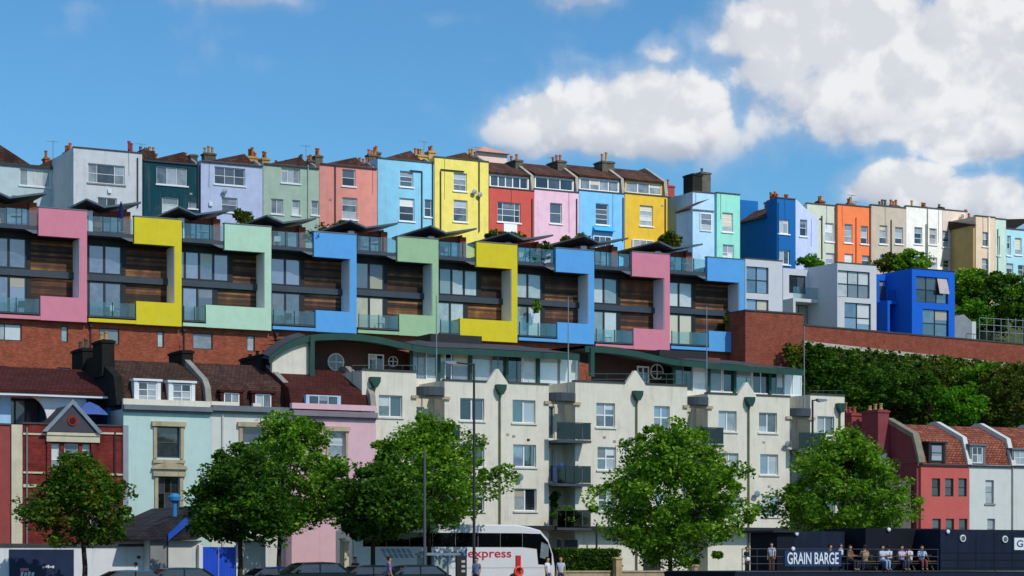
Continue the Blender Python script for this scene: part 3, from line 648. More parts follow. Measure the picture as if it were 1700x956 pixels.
chimney(h.root, S(1000, 172.5), S(1020, 172.5), 172.5, 174, h.z1 + 1, h.z1 + 3.2, STACKM, 2, POTY, .8); h.pipe(1034, 328, 400)
h = top('mustard yellow house at the end of the attic roofs', 1037.5, 1108, 324, '#dcb53c')
h.win(1062, 341, 1084, 375, 1, 4, gm=G_LIGHT); h.wall(h.mat); mansard(h, 3, G_MID, sheet=h.mat); h.pipe(1104, 330, 400)
window(h.root, R(1050, 398, 1085, 415, DT - .1), DT - .15, 3, 1, WHITE, G_MID, inset=.02)

# --- gap, the paired blue and mint house, the royal blue house
far = thing('distant_house', 'low brown roofed house glimpsed in the gap beside the mustard yellow house', 'house', (S(1125, 184), 184, 27))
z = Z(1125, 330, 184); MB().box(S(1104, 184), S(1150, 184), 184, 191, 27, z).build('wall', paint('wall_far2', '#c3d0da', .9), far); MB().prism([(183.6, z), (188, z + 1.1), (191.5, z)], S(1102, 184), S(1152, 184), 's').build('roof', TILEB, far)
chimney(far, S(1108, 184.5), S(1120, 184.5), 184.5, 185.6, z - .2, z + 1.2, REDST, 1, POT)
h = top('narrow pale blue house under the big dark stone chimney', 1150, 1190, 320, '#a9cfec', d=167.6, depth=9)
h.win(1162, 353, 1181, 385, 1, 3, gm=G_MID); h.wall(h.mat); chimney(h.root, S(1150, 170), S(1166, 170), 170, 171.6, h.z1 - .1, h.z1 + 2.0, BLACKST, 0); chimney(h.root, S(1164, 170.4), S(1180, 170.4), 170.4, 171.8, h.z1 - .1, h.z1 + 2.3, STACKM, 1, STACKM, .5)
ez = Z(1170, 349, 164.9)
e_ = MB().box(S(1150, 164.9), S(1185, 164.9), 164.9, 167.58, TB - 1.5, ez); e_.build('rear_wing', h.mat, h.root)
ws0, ws1 = S(1150, 164.9), S(1185, 164.9)
MB().prism([(ws0, ez + .002), (ws1, ez + .002), (ws1, ez + 1.25), (ws0, ez + .2)], 164.9, 165.1, 'n').build('wing_gable', h.mat, h.root)
MB().prism([(ws0 - .2, ez + .0), (ws0 - .2, ez + .1), (ws1, ez + 1.2), (ws1, ez + .002)], 165.11, 167.56, 'n').build('wing_roof', TILEB, h.root)
MB().box(ws0 - .25, ws1 + .15, 164.78, 164.89, ez - .06, ez + .03).build('string_course', LEAD, h.root)
window(h.root, R(1162, 354, 1181, 384, 164.9), 164.78, 1, 3, WHITE, G_MID, inset=.03)
h = top('mint turquoise house joined to the pale blue one', 1190.3, 1228.5, 322, '#8fd6c6', d=167.3, depth=9)
h.win(1199, 353, 1217, 385, 1, 4, gm=G_MID); h.win(1200, 406, 1218, 432, 2, 2, gm=G_LIGHT); h.wall(h.mat)
RB = paint('wall_royal', '#0f62a6', .8, .06, .12)
h = top('royal blue house whose long side wall faces the mint one', 1290, 1320.5, 330, '#0f62a6', d=165.5, depth=1.7)
h.win(1292, 364, 1310, 388, 2, 1, gm=G_MID, fw=.1); h.win(1293, 415, 1311, 439, 2, 1, gm=G_MID, fw=.1); h.mat = RB; h.wall(RB); h.pipe(1292, 336, 430, RB)
chimney(h.root, S(1283, 171), S(1301, 171), 171, 172.4, h.z1 - .4, h.z1 + .7, POTY, 4, POT, .8); chimney(h.root, S(1236, 175), S(1262, 175), 175, 176, h.z1 - .6, h.z1 + .25, POTY, 4, POTY, .4)
sz = Z(1286, 360, 166.5)
MB().box(h.s0, h.s1 - .02, 171.5, 178, TB, Z(1246, 333, 171.5)).build('main_wall', RB, h.root)
MB().box(h.s0, h.s1 - .02, 167.21, 171.49, TB, sz).build('rear_wing', RB, h.root)
MB().prism([(h.s0 - .25, sz + .002), (h.s0 - .25, sz + .12), (h.s1 - .3, sz + 1.35), (h.s1 - .3, sz + .002)], 167.21, 171.49, 'n').build('wing_roof', TILEB, h.root)
MB().box(h.s0 - .36, h.s0 - .26, 167.0, 171.6, sz - .02, sz + .1).build('gutter', PIPE, h.root)
# --- the farther row
h = top('lavender house with a sloping top beside the royal blue one', 1320.8, 1357, 362, '#bcc9ef', d=167.5, depth=5)
h.win(1328, 364.5, 1340, 392, 1, 2, gm=G_DARK); h.wall(h.mat, coping=None)
MB().prism([(h.s0, h.z1 + .002), (h.s1, h.z1 + .002), (h.f(.9), h.z1 + .15), (h.s0, h.z1 + 1.7)], h.d, h.d + 5, 'n').build('gable', h.mat, h.root)
def row(label, x0, x1, yt, hexc, wins, pipes=(), d=DT, **k):
    h = top(label, x0, x1, yt, hexc, d=d, depth=8, **k)
    for wv in wins: h.win(*wv[:4], *(wv[4:6] if len(wv) > 4 else (1, 3)), gm=wv[6] if len(wv) > 6 else G_MID)
    h.wall(h.mat); t = random.uniform(.1, .6); k = random.choice((2, 3))
    chimney(h.root, h.f(t), h.f(t) + .32 * k, h.d + 5, h.d + 5.7, h.z1 - .1, h.z1 + random.uniform(.8, 1.15), random.choice((STACKM, BRICKP)), k, random.choice((POT, POTY)), .5)
    MB().prism([(h.d + 2, h.z1), (h.d + 4.5, h.z1 + .62), (h.d + 7.5, h.z1)], h.s0 + .1, h.s1 - .1, 's').build('roof', TILEB, h.root)
    for px, y0, y1, mm in pipes: h.pipe(px, y0, y1, mm)
    return h
h = row('grey green house between the lavender and the orange one', 1340, 1390, 340, '#c2c9b8', [(1370, 370, 1384, 401, 1, 2, G_LIGHT), (1371, 420, 1385, 446)], [(1364, 358, 430, None), (1386, 345, 440, CONC)], d=170.4)
h = row('orange house with two tall windows', 1390.8, 1446, 342, '#ec7f4d', [(1402, 372, 1415, 403), (1429, 375, 1441, 405), (1402, 421, 1416, 448), (1431, 424, 1444, 448)], [(1421, 361, 435, paint('orange_pipe', '#c86a40', .6)), (1444, 345, 440, PIPE)])
aerial(h.root, S(1414, 172), 172, h.z1, 1.5); aerial(h.root, S(1421, 172), 172, h.z1, .9)
h = row('stone beige house beside the orange one', 1446.5, 1504, 343, '#bdb1a1', [(1460, 374, 1473, 405), (1486, 377, 1499, 405), (1461, 423, 1475, 448), (1487, 424, 1499, 448)], [(1479, 365, 440, None)])
chimney(h.root, S(1463, 172), S(1477, 172), 172, 173, h.z1 - .1, h.z1 + .3, STACKM, 3, STACKM, .55)
h = row('white house with two slim windows beside the stone beige one', 1504.5, 1564, 345, '#ebeae4', [(1518, 377, 1531, 405), (1543, 379, 1555, 406), (1519, 425, 1531, 448), (1542, 427, 1556, 448)], [(1537, 372, 445, CONC)])
chimney(h.root, S(1516, 172), S(1522, 172), 172, 173, h.z1 - .1, h.z1 + .3, STACKM, 1, POTY, .6); MB().box(S(1539, DT), S(1539.8, DT), DT - .1, DT, h.z0, h.z1).build('party_line', CONC, h.root)
h = row('blush cream house between the white and the tan one', 1564.5, 1606, 350, '#d9c8ba', [(1564.8, 383, 1577, 410), (1566, 431, 1577, 450)], [(1580, 374, 440, CONC)])
chimney(h.root, S(1562, 172), S(1567, 172), 172, 173, h.z1 - .1, h.z1 + .5, BLACKST, 1, STACKM, .3)
h = top('peach house with a long tan side wall', 1620, 1652, 360, '#dcc4ac', d=166.5, depth=5)
h.win(1631, 385, 1641, 409, 1, 2, gm=G_MID); h.win(1630, 429, 1643, 456, 1, 3, gm=G_DARK); h.wall(h.mat)
tz = Z(1601, 372, 168)
MB().box(h.s0 - .25, h.s0 - .02, 166.6, 171.5, TB - 2, h.z1 - .9).build('side_wall', paint('wall_tan', '#a8935f', .9, .08, .2), h.root)
MB().prism([(166.3, h.z1 - .88), (171.8, h.z1 - .88), (171.8, h.z1 + .35)], h.s0 - .5, h.s0 - .02, 's').build('side_roof', TILEB, h.root)
MB().box(h.f(.62), h.f(.7), h.d - .12, h.d - .002, TB, h.z1).build('pilaster', STUCCO, h.root)
chimney(h.root, S(1608, 172), S(1614, 172), 172, 173, h.z1 - .2, h.z1 + .7, STACKM, 2, POT, .5)
h = row('slim pale mint house beside the peach one', 1652.3, 1670, 364, '#bcd6ca', [(1655, 392, 1660, 424, 1, 2)], d=167); h.pipe(1656, 380, 450, CONC)
h = row('light aqua house at the far end of the hilltop row', 1670.3, 1720, 382, '#a5d3df', [(1672, 391, 1678, 424, 1, 3), (1685, 395, 1696, 423), (1671, 437, 1682, 460), (1690, 440, 1700, 462)], d=167)
MB().prism([(h.s0 + .05, h.z1 + .1), (h.f(.25), h.z1 - .1), (h.f(.98), h.z1 + 1.3), (h.f(.6), h.z1 + 1.2), (h.s0 + .05, h.z1 + 1.0)], h.d + .4, h.d + 7, 'n').build('roof', BLACKST, h.root)

# ================================================================== the white and blue cube houses
CW = paint('crisp_white_render', '#d3d6da', .8, .04, .12); CBL = paint('vivid_blue_render', '#1268d8', .7, .04, .08)
WARM = paint('cream_wall_behind', '#c9c2ad', .9, .08, .2)
DC = 152.2; CB = 18.2
def cube_house(label, x0, x1, yt, m, wins, link=None, linkdepth=4.2, side_rooms=()):
    h = House('cube_house', label, x0, x1, yt, DC, 8, CB, 'modern cube shaped houses')
    for wv in wins: h.win(*wv[:4], *wv[4:6], fm=DARKF, gm=wv[6], sill=None, inset=.16, fw=.06, bar=.09)
    h.wall(m, coping=COPING, ch=.06)
    if link:
        x2, lt = link; s2 = S(x2, DC + linkdepth); n = DC + linkdepth; zt_ = h.z1 - .15
        sl = [R(*r[:4], n) for r in side_rooms]
        MB().wall(s2, h.s0 - .01, CB, zt_, n, .3, sl).box(s2, h.s0 - .01, n + .3, n + 4, CB, zt_).build('link_wall', m, h.root)
        for r, q in zip(sl, side_rooms): window(h.root, r, n, q[4], 1, DARKF, q[5], .05, .07, inset=.12)
        zf = Z((x0 + x2) / 2, lt, n - 1.3)
        MB().box(s2, h.s0 - .012, n - 1.5, n - .002, zf - .28, zf).build('balcony_slab', m, h.root)
        MB().box(s2 + .05, h.s0 - .02, n - 1.45, n - 1.42, zf + .02, zf + 1.0).build('glass_panel', G_RAIL, h.root)
        MB().box(s2, s2 + .25, n - 1.5, n - .002, CB, zf - .282).build('pier', m, h.root)
    return h
cube_house('white cube house tight against the end of the blue framed terrace', 1237.5, 1299, 431, CW, [(1239, 443, 1276, 487, 2, 2, G_SKY), (1239, 497, 1276, 530, 2, 1, G_SKY)])
cube_house('white cube house with a recessed balcony beside its tall block', 1390, 1455, 438, CW,
           [(1391, 450, 1444, 494, 3, 2, G_LIGHT), (1402, 503, 1446, 552, 2, 2, G_SKY)], (1300, 497), 4.2, [(1310, 457, 1338, 487, 2, G_DARK), (1312, 506, 1342, 540, 2, G_CREAM)])
h = cube_house('vivid blue cube house above the garden wall', 1514, 1585, 448, CBL,
           [(1521, 460, 1574, 503, 3, 2, [G_SKY, G_DARK]), (1532, 514, 1575, 560, 2, 2, G_SKY)], (1456, 500), 3.6, [(1460, 466, 1472, 498, 1, G_DARK), (1458, 508, 1486, 545, 2, G_DARK)])
a, b, c, d_ = R(1557, 462, 1573, 488, DC)
MB().prism([(DC + .1, d_), (DC - .28, c), (DC - .25, c - .03), (DC + .14, d_)], a, b, 's').build('open_casement', paint('pinkish_curtain', '#c9b7b5', .3), h.root)
sh = thing('garden_shed', 'small grey monopitch shed beside the vivid blue house', 'shed', (S(1605, DC), DC, CB))
MB().prism([(S(1587, DC), CB), (S(1617, DC), CB), (S(1617, DC), Z(1600, 532, DC)), (S(1604, DC), Z(1600, 521, DC)), (S(1587, DC), Z(1600, 526, DC))], DC + .3, DC + 3.5, 'n').build('wall', paint('shed_grey', '#8f979c', .8), sh)
MB().box(S(1617, DC) + .02, S(1624, DC), DC + .3, DC + 2, CB, Z(1620, 533, DC)).build('side_pier', CW, sh)
rl = thing('garden_railing', 'grey metal garden railing in front of the hillside trees', 'railing', (S(1665, DC - 1), DC - 1, 19))
for k in range(9):
    px = 1626 + k * 12; MB().tube((S(px, DC - 1), DC - 1, 19), (S(px, DC - 1), DC - 1, Z(px, 528, DC - 1)), .04, seg=5).build('post', GREYM, rl)
for y in (530, 541, 552): MB().tube((S(1626, DC - 1), DC - 1, Z(1665, y, DC - 1)), (S(1722, DC - 1), DC - 1, Z(1665, y, DC - 1)), .03, seg=5).build('rail', GREYM, rl)

# ================================================================== the cream block of flats
DA = 121.; AB = -.1
flats = thing('block_of_flats', 'long cream rendered block of flats with a green edged wavy penthouse roof', 'block of flats', (S(990, DA), DA, AB))
ADEP = 13.
FLATW = [G_MID, G_MID, G_SKY, G_DARK]
def section(x0, x1, yt, gable_px, wins, d=DA):
    s0, s1 = S(x0, d), S(x1, d); z1 = Z((x0 + x1) / 2, yt, d); hs = [R(*q[:4], d) for q in wins]
    MB().wall(s0, s1, AB, z1, d, .3, hs).box(s0, s1, d + .3, d + ADEP, AB, z1).build('wall', STUCCO, flats)
    if gable_px:
        g = S(gable_px, d); MB().prism([(g - .74, z1 + .001), (g + .74, z1 + .001), (g + .06, z1 + .86), (g - .06, z1 + .86)], d, d + .28, 'n').build('gable', STUCCO, flats)
        MB().box(s0 - .03, g - .77, d - .08, d + .4, z1 + .002, z1 + .09).build('coping', COPING, flats); MB().box(g + .77, s1 + .03, d - .08, d + .4, z1 + .002, z1 + .09).build('coping', COPING, flats)
    else: MB().box(s0 - .03, s1 + .03, d - .08, d + .4, z1 + .002, z1 + .09).build('coping', COPING, flats)
    for r, q in zip(hs, wins): window(flats, r, d, q[4] if len(q) > 4 else 2, q[5] if len(q) > 5 else 1, WHITE, FLATW, .06, .09, sill=STUCCO, inset=.14)
    return z1
section(601, 691, 616, None, [(629, 656, 668, 692), (629, 732, 668, 768), (629, 808, 668, 844)])
section(738, 911, 635, 826, [(764, 661, 804, 698), (764, 737, 804, 775), (764, 812, 804, 848), (851, 664, 889, 702), (852, 738, 890, 775), (854, 811, 891, 848)])
section(955, 1141, 637, 1055, [(990, 669, 1021, 709, 2, 2), (992, 742, 1023, 780, 2, 2), (994, 812, 1024, 848, 2, 2), (1086, 674, 1112, 712, 2, 2), (1087, 745, 1113, 782, 2, 2), (1088, 814, 1114, 850, 2, 2)])
section(1175, 1311, 656, 1240, [(1193, 682, 1223, 716), (1196, 752, 1226, 786), (1198, 822, 1228, 854), (1260, 685, 1290, 718), (1262, 754, 1292, 788), (1265, 823, 1294, 857)])
section(1345, 1402, 656, None, [(1357, 691, 1385, 723), (1358, 760, 1386, 790), (1360, 828, 1387, 858)])
for px, y0 in ((620, 640), (829, 652), (1056, 662), (1242, 672), (1393, 682)):
    s_ = S(px, DA); z_ = Z(px, y0, DA)
    MB().tube((s_, DA - .09, AB), (s_, DA - .09, z_), .06, seg=7).build('drainpipe', paint('stained_pipe', '#77734f', .7, .2, .4, '#3b3d25'), flats)
    MB().prism([(s_ - .32, z_ + .5), (s_ + .32, z_ + .5), (s_ + .3, z_ + .22), (s_ + .1, z_ - .12), (s_ - .1, z_ - .12), (s_ - .3, z_ + .22)], DA - .4, DA - .01, 'n').build('hopper', GREEN, flats)
BALW = paint('grey_balcony_metal', '#3f464d', .5, .15, .2, bump=0)
def balcony_bay(x0, x1, ytop, floors, mast_px, mast_top):
    d = DA + 1.5; s0, s1 = S(x0, DA) + .01, S(x1, DA) - .01; z1 = Z((x0 + x1) / 2, ytop, DA)
    hs = []
    for (y0, y1, *_r) in floors: hs.append((s0 + .25, s0 + 1.25, Z((x0 + x1) / 2, y1, DA) + .15, Z((x0 + x1) / 2, y0, DA) + 1.0))
    MB().wall(s0, s1, AB, z1, d, .25, hs).box(s0, s1, d + .25, d + 9, AB, z1).build('wall', STUCCO, flats)
    for r in hs: window(flats, r, d, 2, 1, WHITE, G_DARK, .06, .07, inset=.1, name='balcony_door')
    for (y0, y1, half) in floors:
        zf = Z((x0 + x1) / 2, y1, DA - .5); za = zf + 1.12; e0, e1 = s0 - .02, s1 + .55
        m = 'balcony'
        b_ = MB().box(e0, e1, DA - 1.1, d - .01, zf - .16, zf).build('balcony', BALW, flats)
        MB().box(e0, e1, DA - 1.1, DA - 1.05, za - .05, za).box(e1 - .05, e1, DA - 1.05, DA - .02, za - .05, za).build('handrail', RAILD, b_)
        npnl = 4
        for k in range(npnl):
            xa = e0 + (e1 - e0) * k / npnl; xb = e0 + (e1 - e0) * (k + 1) / npnl
            MB().box(xa + .03, xb - .03, DA - 1.09, DA - 1.07, zf + .06, za - .06).build('panel', clear_glass('smoked_panel', '#626468', .06, (.8, .8, .84)), b_)
            MB().box(xa, xa + .03, DA - 1.1, DA - 1.05, zf, za - .05).build('post', RAILD, b_)
        for k in range(7): MB().tube((e1 - .025, DA - 1. + k * .15, zf), (e1 - .025, DA - 1. + k * .15, za - .05), .012, seg=4).build('baluster', RAILD, b_)
    # bowed canopy with mast on top
    zc = z1 + .0; cx = (s0 + s1) / 2; pts = [(s0 - .05, DA + .3)] + [(cx + (s1 - s0) / 2 * math.cos(t), DA + .1 - .75 * math.sin(t)) for t in [math.pi * (1 - k / 8) for k in range(9)]] + [(s1 + .05, DA + .3)]
    MB().prism(pts, zc - .62, zc - .1, 'z').build('canopy', BALW, flats)
    MB().box(s0 - .35, s1 + .35, DA - .14, DA - .02, zc - .82, zc - .64).build('canopy_beam', STONE, flats)
    MB().tube((S(mast_px, DA), DA + .2, zc - .6), (S(mast_px, DA), DA + .2, Z(mast_px, mast_top, DA)), .055, .025, seg=6).build('mast', GREYM, flats)
balcony_bay(691, 738, 640, [(700, 735, 0), (770, 808, 0), (843, 876, 0)], 727, 490)
balcony_bay(911, 955, 650, [(698, 731, 0), (769, 803, 0), (843, 876, 0)], 946, 492)
balcony_bay(1141, 1175, 657, [(706, 738, 0), (776, 806, 0), (846, 876, 0)], 1176, 508)
balcony_bay(1311, 1345, 676, [(715, 746, 0), (783, 812, 0), (850, 878, 0)], 1338, 540)
# ground floor canopy band and entrances
MB().box(S(640, DA), S(1402, DA), DA - .9, DA - .02, Z(1000, 881, DA), Z(1000, 874, DA)).build('ground_floor_canopy', BLACKP, flats)
for (x0, x1) in ((925, 958), (1068, 1096), (1288, 1320), (700, 760)):
    r = R(x0, 896, x1, 972, DA); MB().box(r[0], r[1], DA - .06, DA - .003, 0, r[3]).build('entrance', BLACKP, flats)
for px in (980, 1262): MB().tube((S(px, DA), DA - .8, 0), (S(px, DA), DA - .8, Z(1000, 882, DA)), .07, seg=7).build('post', RAILD, flats)
for k in range(34):                                 # airbricks, extractor vents and a few dishes
    px, fl_ = random.uniform(740, 1398), random.choice((727, 800, 728, 801)) + random.uniform(-8, 8); px0 = px
    py = fl_ + (px - 870) * .036
    if any(a < px < b for a, b in ((905, 960), (1135, 1180), (1305, 1350), (822, 836), (1050, 1062), (1236, 1248))): continue
    s_, z_ = S(px, DA), Z(px, py, DA)
    if random.random() < .8: MB().box(s_ - .1, s_ + .1, DA - .03, DA - .002, z_ - .07, z_ + .07).build('vent', random.choice((CONC, PIPE, STONE)), flats)
    else: MB().lathe((s_, DA - .3, z_), [(.02, -.02), (.2, .0), (.23, .03), (.19, .05), (.02, .09)], 12, 'n').tube((s_, DA - .25, z_), (s_, DA, z_ - .1), .02, seg=4).build('satellite_dish', GREYM, flats)
# penthouse
DP = DA + 3.6
def prof(pts, d): return [(S(x, d), Z(x, y, d)) for x, y in pts]
BROWNB = woodmat('dark_brown_boarding', [(0, '#2a1712'), (1, '#553024')])
def penthouse(pts, wall0, glz0, glz1, post_px, gz):
    d = DP - 1.2
    P_ = prof(pts, d); m = MB()
    m.strip([(a, b) for a, b in P_], .4, d, d + .12); m.build('fascia', GREEN, flats)
    # roof sheet rising gently to the back
    dq0 = S(512, DP)
    q0, q1 = P_[int(len(P_) * .55)][0], P_[int(len(P_) * .8)][0]
    rise = lambda s_: 1.0 * min(1, max(0, (s_ - q0) / (q1 - q0)))
    r = MB()
    for (a, b) in zip(P_[:-1], P_[1:]): D = 1.3 if b[0] < dq0 else 8.5; r.quad((a[0], d + .01, a[1] + .03), (b[0], d + .01, b[1] + .03), (b[0], d + D, b[1] + .3 + rise(b[0])), (a[0], d + D, a[1] + .3 + rise(a[0])))
    for (a, b) in zip(P_[:-1], P_[1:]): D = 1.3 if b[0] < dq0 else 8.5; r.quad((a[0], d + .125, a[1] - .15), (b[0], d + .125, b[1] - .15), (b[0], d + D, b[1] + .05 + rise(b[0])), (a[0], d + D, a[1] + .05 + rise(a[0])))
    r.build('curved_roof', ROOFG, flats)
    base = Z((glz0 + glz1) / 2, gz, DP)
    # glazed front, lights of different width
    nw = max(5, int((glz1 - glz0) / 26)); x = glz0; k = 0
    ws = [random.uniform(.7, 1.3) for _ in range(nw)]; tot = sum(ws)
    for wv in ws:
        x2 = x + (glz1 - glz0) * wv / tot
        zt1 = np.interp(S((x + x2) / 2, d), [p[0] for p in P_], [p[1] for p in P_]) - .35
        window(flats, (S(x + .6, DP), S(x2 - .6, DP), base, zt1 + .25), DP, random.choice((1, 2)), 1, random.choice((WHITE, WHITE, GREYM)), random.choice((G_LIGHT, G_BLIND, G_MID, G_SKY, G_DARK)), .06, .06, inset=.02)
        if k % 2 == 0: MB().box(S(x, DP) - .1, S(x, DP) + .1, DP - .14, DP + .05, base - .6, zt1 + .3).build('mullion', GREEN, flats)
        x = x2; k += 1
    b0 = S(glz0, DP); b1 = S(glz1, DP)
    zr_ = min(p[1] for p in P_) - .5
    MB().box(b0, b1, DP + .13, DP + 7, base - 2.5, zr_).build('penthouse_core', BLACKP, flats)
    MB().box(b0, b1, DP - .02, DP + .12, base - 2.5, base - .003).build('penthouse_wall', STUCCO, flats)
    return P_
p1 = [(447, 592), (458, 582), (472, 572), (490, 563), (508, 557), (530, 554), (570, 553), (600, 555), (630, 559), (660, 566), (690, 573), (720, 577), (790, 579), (870, 583), (962, 588)]
P1 = penthouse(p1, 520, 682, 962, 519, 634)
p2 = [(972, 574), (1000, 575), (1030, 578), (1060, 583), (1090, 590), (1120, 596), (1180, 602), (1250, 608), (1336, 614)]
P2 = penthouse(p2, 976, 1118, 1332, 985, 652)
dq = DP + 1.6
def infill(pts, x0, x1, ybot, m, name, d=dq, th=.3, drop=.25):
    q = [p for p in pts if x0 <= p[0] <= x1]
    yi = lambda x: np.interp(x, [p[0] for p in pts], [p[1] for p in pts])
    q = [(x0, yi(x0))] + [p for p in q if x0 < p[0] < x1] + [(x1, yi(x1))]
    top_ = [(S(x, DP - 1.2) if False else S(x, d), Z(x, y, DP - 1.2) - drop) for x, y in q]
    zb = Z((x0 + x1) / 2, ybot, d)
    return MB().prism(top_ + [(top_[-1][0], zb), (top_[0][0], zb)], d, d + th, 'n').build(name, m, flats)
infill(p1, 452, 516, 625, STUCCO, 'white_gable_wall', DP - .9)
infill(p1, 522, 684, 640, BROWNB, 'boarded_wall')
infill(p2, 985, 1120, 660, BROWNB, 'boarded_wall')
for px, pts in ((519, p1), (984, p2)):
    z1 = Z(px, np.interp(px, *zip(*pts)), DP - 1.2) - .1; MB().box(S(px, DP - 1.3) - .14, S(px, DP - 1.3) + .14, DP - 1.3, DP - 1.0, Z(px, 628, DP), z1).build('post', GREEN, flats)
def round_window(px, py, rpx):
    s_, z_, r = S(px, dq), Z(px, py, dq), rpx / F * Yd(px, dq)
    f = MB(); k = 20
    for i in range(k):
        a, b = 2 * math.pi * i / k, 2 * math.pi * (i + 1) / k
        f.prism([(s_ + r * math.cos(a), z_ + r * math.sin(a)), (s_ + r * math.cos(b), z_ + r * math.sin(b)), (s_ + r * .86 * math.cos(b), z_ + r * .86 * math.sin(b)), (s_ + r * .86 * math.cos(a), z_ + r * .86 * math.sin(a))], dq - .08, dq - .004, 'n')
    f.box(s_ - .03, s_ + .03, dq - .075, dq - .03, z_ - r * .86, z_ + r * .86); f.box(s_ - r * .86, s_ + r * .86, dq - .07, dq - .03, z_ - .03, z_ + .03)
    w_ = f.build('round_window', WHITE, flats)
    MB().prism([(s_ + r * .86 * math.cos(2 * math.pi * i / k), z_ + r * .86 * math.sin(2 * math.pi * i / k)) for i in range(k)], dq - .04, dq - .01, 'n').build('pane', G_DARK, w_)
round_window(557, 601, 15); round_window(1090, 617, 13); round_window(652, 600, 9)
for r in ((610, 588, 636, 622), (1056, 608, 1076, 636)): window(flats, R(*r, dq), dq - .16, 2, 1, WHITE, G_DARK, .1, .1, inset=.02, name='terrace_door')
for (x0, x1, y) in ((585, 690, 606), (975, 1140, 620), (1345, 1400, 648)):
    for k in range(6):
        px = x0 + (x1 - x0) * k / 5; MB().tube((S(px, DA + .2), DA + .25, Z(px, y, DA) - 1.0), (S(px, DA + .2), DA + .25, Z(px, y, DA)), .025, seg=5).build('rail_post', GREEN, flats)
    for dz in (0, -.35): MB().tube((S(x0, DA + .2), DA + .25, Z(x0, y, DA) + dz), (S(x1, DA + .2), DA + .25, Z(x1, y, DA) + dz + (0 if x1 < 1300 else 0)), .022, seg=5).build('rail', GREEN, flats)
MB().box(S(715, DP + 6), S(800, DP + 6), DP + 6, DP + 8, Z(760, 590, DP + 6), Z(760, 556, DP + 6)).build('roof_plant_box', BLACKP, flats)
MB().box(S(1095, DP + 6), S(1175, DP + 6), DP + 6, DP + 8, Z(1130, 606, DP + 6), Z(1130, 582, DP + 6)).build('roof_plant_box', BLACKP, flats)

# ================================================================== the old street houses, left
DS = 121.2; SB = -.1
def street(label, x0, x1, yt, m, name='town_house', depth=10, d=DS):
    h = House(name, label, x0, x1, yt, d, depth, SB, None); h.mat = m; return h
def cornice(h, x0, x1, y0, y1, m, out=.35):
    a, b, c, d_ = R(x0, y0, x1, y1, h.d); MB().box(a, b, h.d - out * .5, h.d - .002, c - .12, c).box(a, b, h.d - out, h.d - .002, c + .002, d_).build('cornice', m, h.root)
def surround(h, r, m=STONE, t=.2, ped=False):
    a, b, c, d_ = R(*r, h.d); q = MB()
    q.box(a - t, a - .004, h.d - .1, h.d - .003, c - .05, d_ + .004); q.box(b + .004, b + t, h.d - .1, h.d - .003, c - .05, d_ + .004); q.box(a - t - .12, b + t + .12, h.d - .2, h.d - .003, d_ + .008, d_ + .28)
    q.box(a - t - .06, b + t + .06, h.d - .18, h.d - .003, c - .3, c - .12)
    if ped:
        n_ = 10; w_ = (b - a) / 2 + t + .22; cx = (a + b) / 2
        q.prism([(cx - w_, d_ + .42)] + [(cx - w_ * math.cos(math.pi * k / n_), d_ + .44 + .34 * math.sin(math.pi * k / n_)) for k in range(n_ + 1)] + [(cx + w_, d_ + .42)], h.d - .26, h.d - .003, 'n')
    q.build('window_surround', m, h.root)
MINT = paint('pale_mint_render', '#c0dad4', .88, .04, .15); CREAMW = paint('off_white_render', '#d6d9d2', .88, .04, .18); BLUSH = paint('blush_pink_render', '#dfb7bf', .88, .04, .15)
def mans_roof(h, mat, wallm, party=True, ridge=1.45, low=1.5):
    d, z = h.d, h.z1
    MB().prism([(d + .5, z), (d + 1.0, z + low), (d + 4.6, z + low + ridge), (d + 8.2, z + low), (d + 9, z)], h.s0 + .2, h.s1 - .2, 's').build('roof', mat, h.root)
    if party: MB().prism([(d + .2, z), (d + .45, z + low * .8), (d + .9, z + low + .2), (d + 4.2, z + low + ridge + .25), (d + 5, z + low + ridge + .25), (d + 8.6, z + low), (d + 9.4, z)], h.s1 - .19, h.s1 + .16, 's').build('party_wall', wallm, h.root)
def dormer(h, x0, y0, x1, y1, cols, rows, fm, cheek, n=.35, gm=None):
    d = h.d + n; a, b, c, e = R(x0, y0, x1, y1, d)
    q = MB().box(a - .22, a - .002, d, d + 2.6, c - .1, e + .05).box(b + .002, b + .22, d, d + 2.6, c - .1, e + .05).box(a - .3, b + .3, d - .1, d + 2.8, e + .052, e + .18).build('dormer', cheek, h.root)
    window(h.root, (a, b, c, e), d, cols, rows, fm, gm or G_MID, .08, .05, inset=.04)
    MB().box(a - .1, b + .1, d + .14, d + 2.4, c - .3, c - .002).build('dormer_apron', LEAD, h.root)
h = street('pale mint green town house with stone framed windows', 205, 350, 681, MINT)
for r in ((260, 708, 299, 760), (262, 791, 298, 846)): h.win(*r, 1 if r[1] < 780 else 3, 2, fm=paint('brown_sash', '#5b5248', .6), gm=G_DARK, sill=None, inset=.18)
h.wall(MINT, coping=None); surround(h, (260, 708, 299, 760)); surround(h, (262, 791, 298, 846), ped=True); cornice(h, 203, 350, 674, 682, LEAD); h.z1 += .25
MB().box(h.s0, h.s1, h.d + .02, h.d + .3, h.z1 - .248, h.z1 + .35).build('parapet', STUCCO, h.root)
mans_roof(h, TILEM, CONC); dormer(h, 229, 634, 261, 670, 2, 3, WHITE, WHITE); dormer(h, 286, 637, 318, 673, 2, 3, WHITE, WHITE)
MB().prism([(h.d + .3, h.z1), (h.d + .9, h.z1 + 1.7), (h.d + 4.4, h.z1 + 3.1), (h.d + 6, h.z1 + 3.1), (h.d + 9, h.z1 + 1.7), (h.d + 9.4, h.z1)], h.s0 - .3, h.s0 + .19, 's').build('party_wall', BLACKST, h.root)
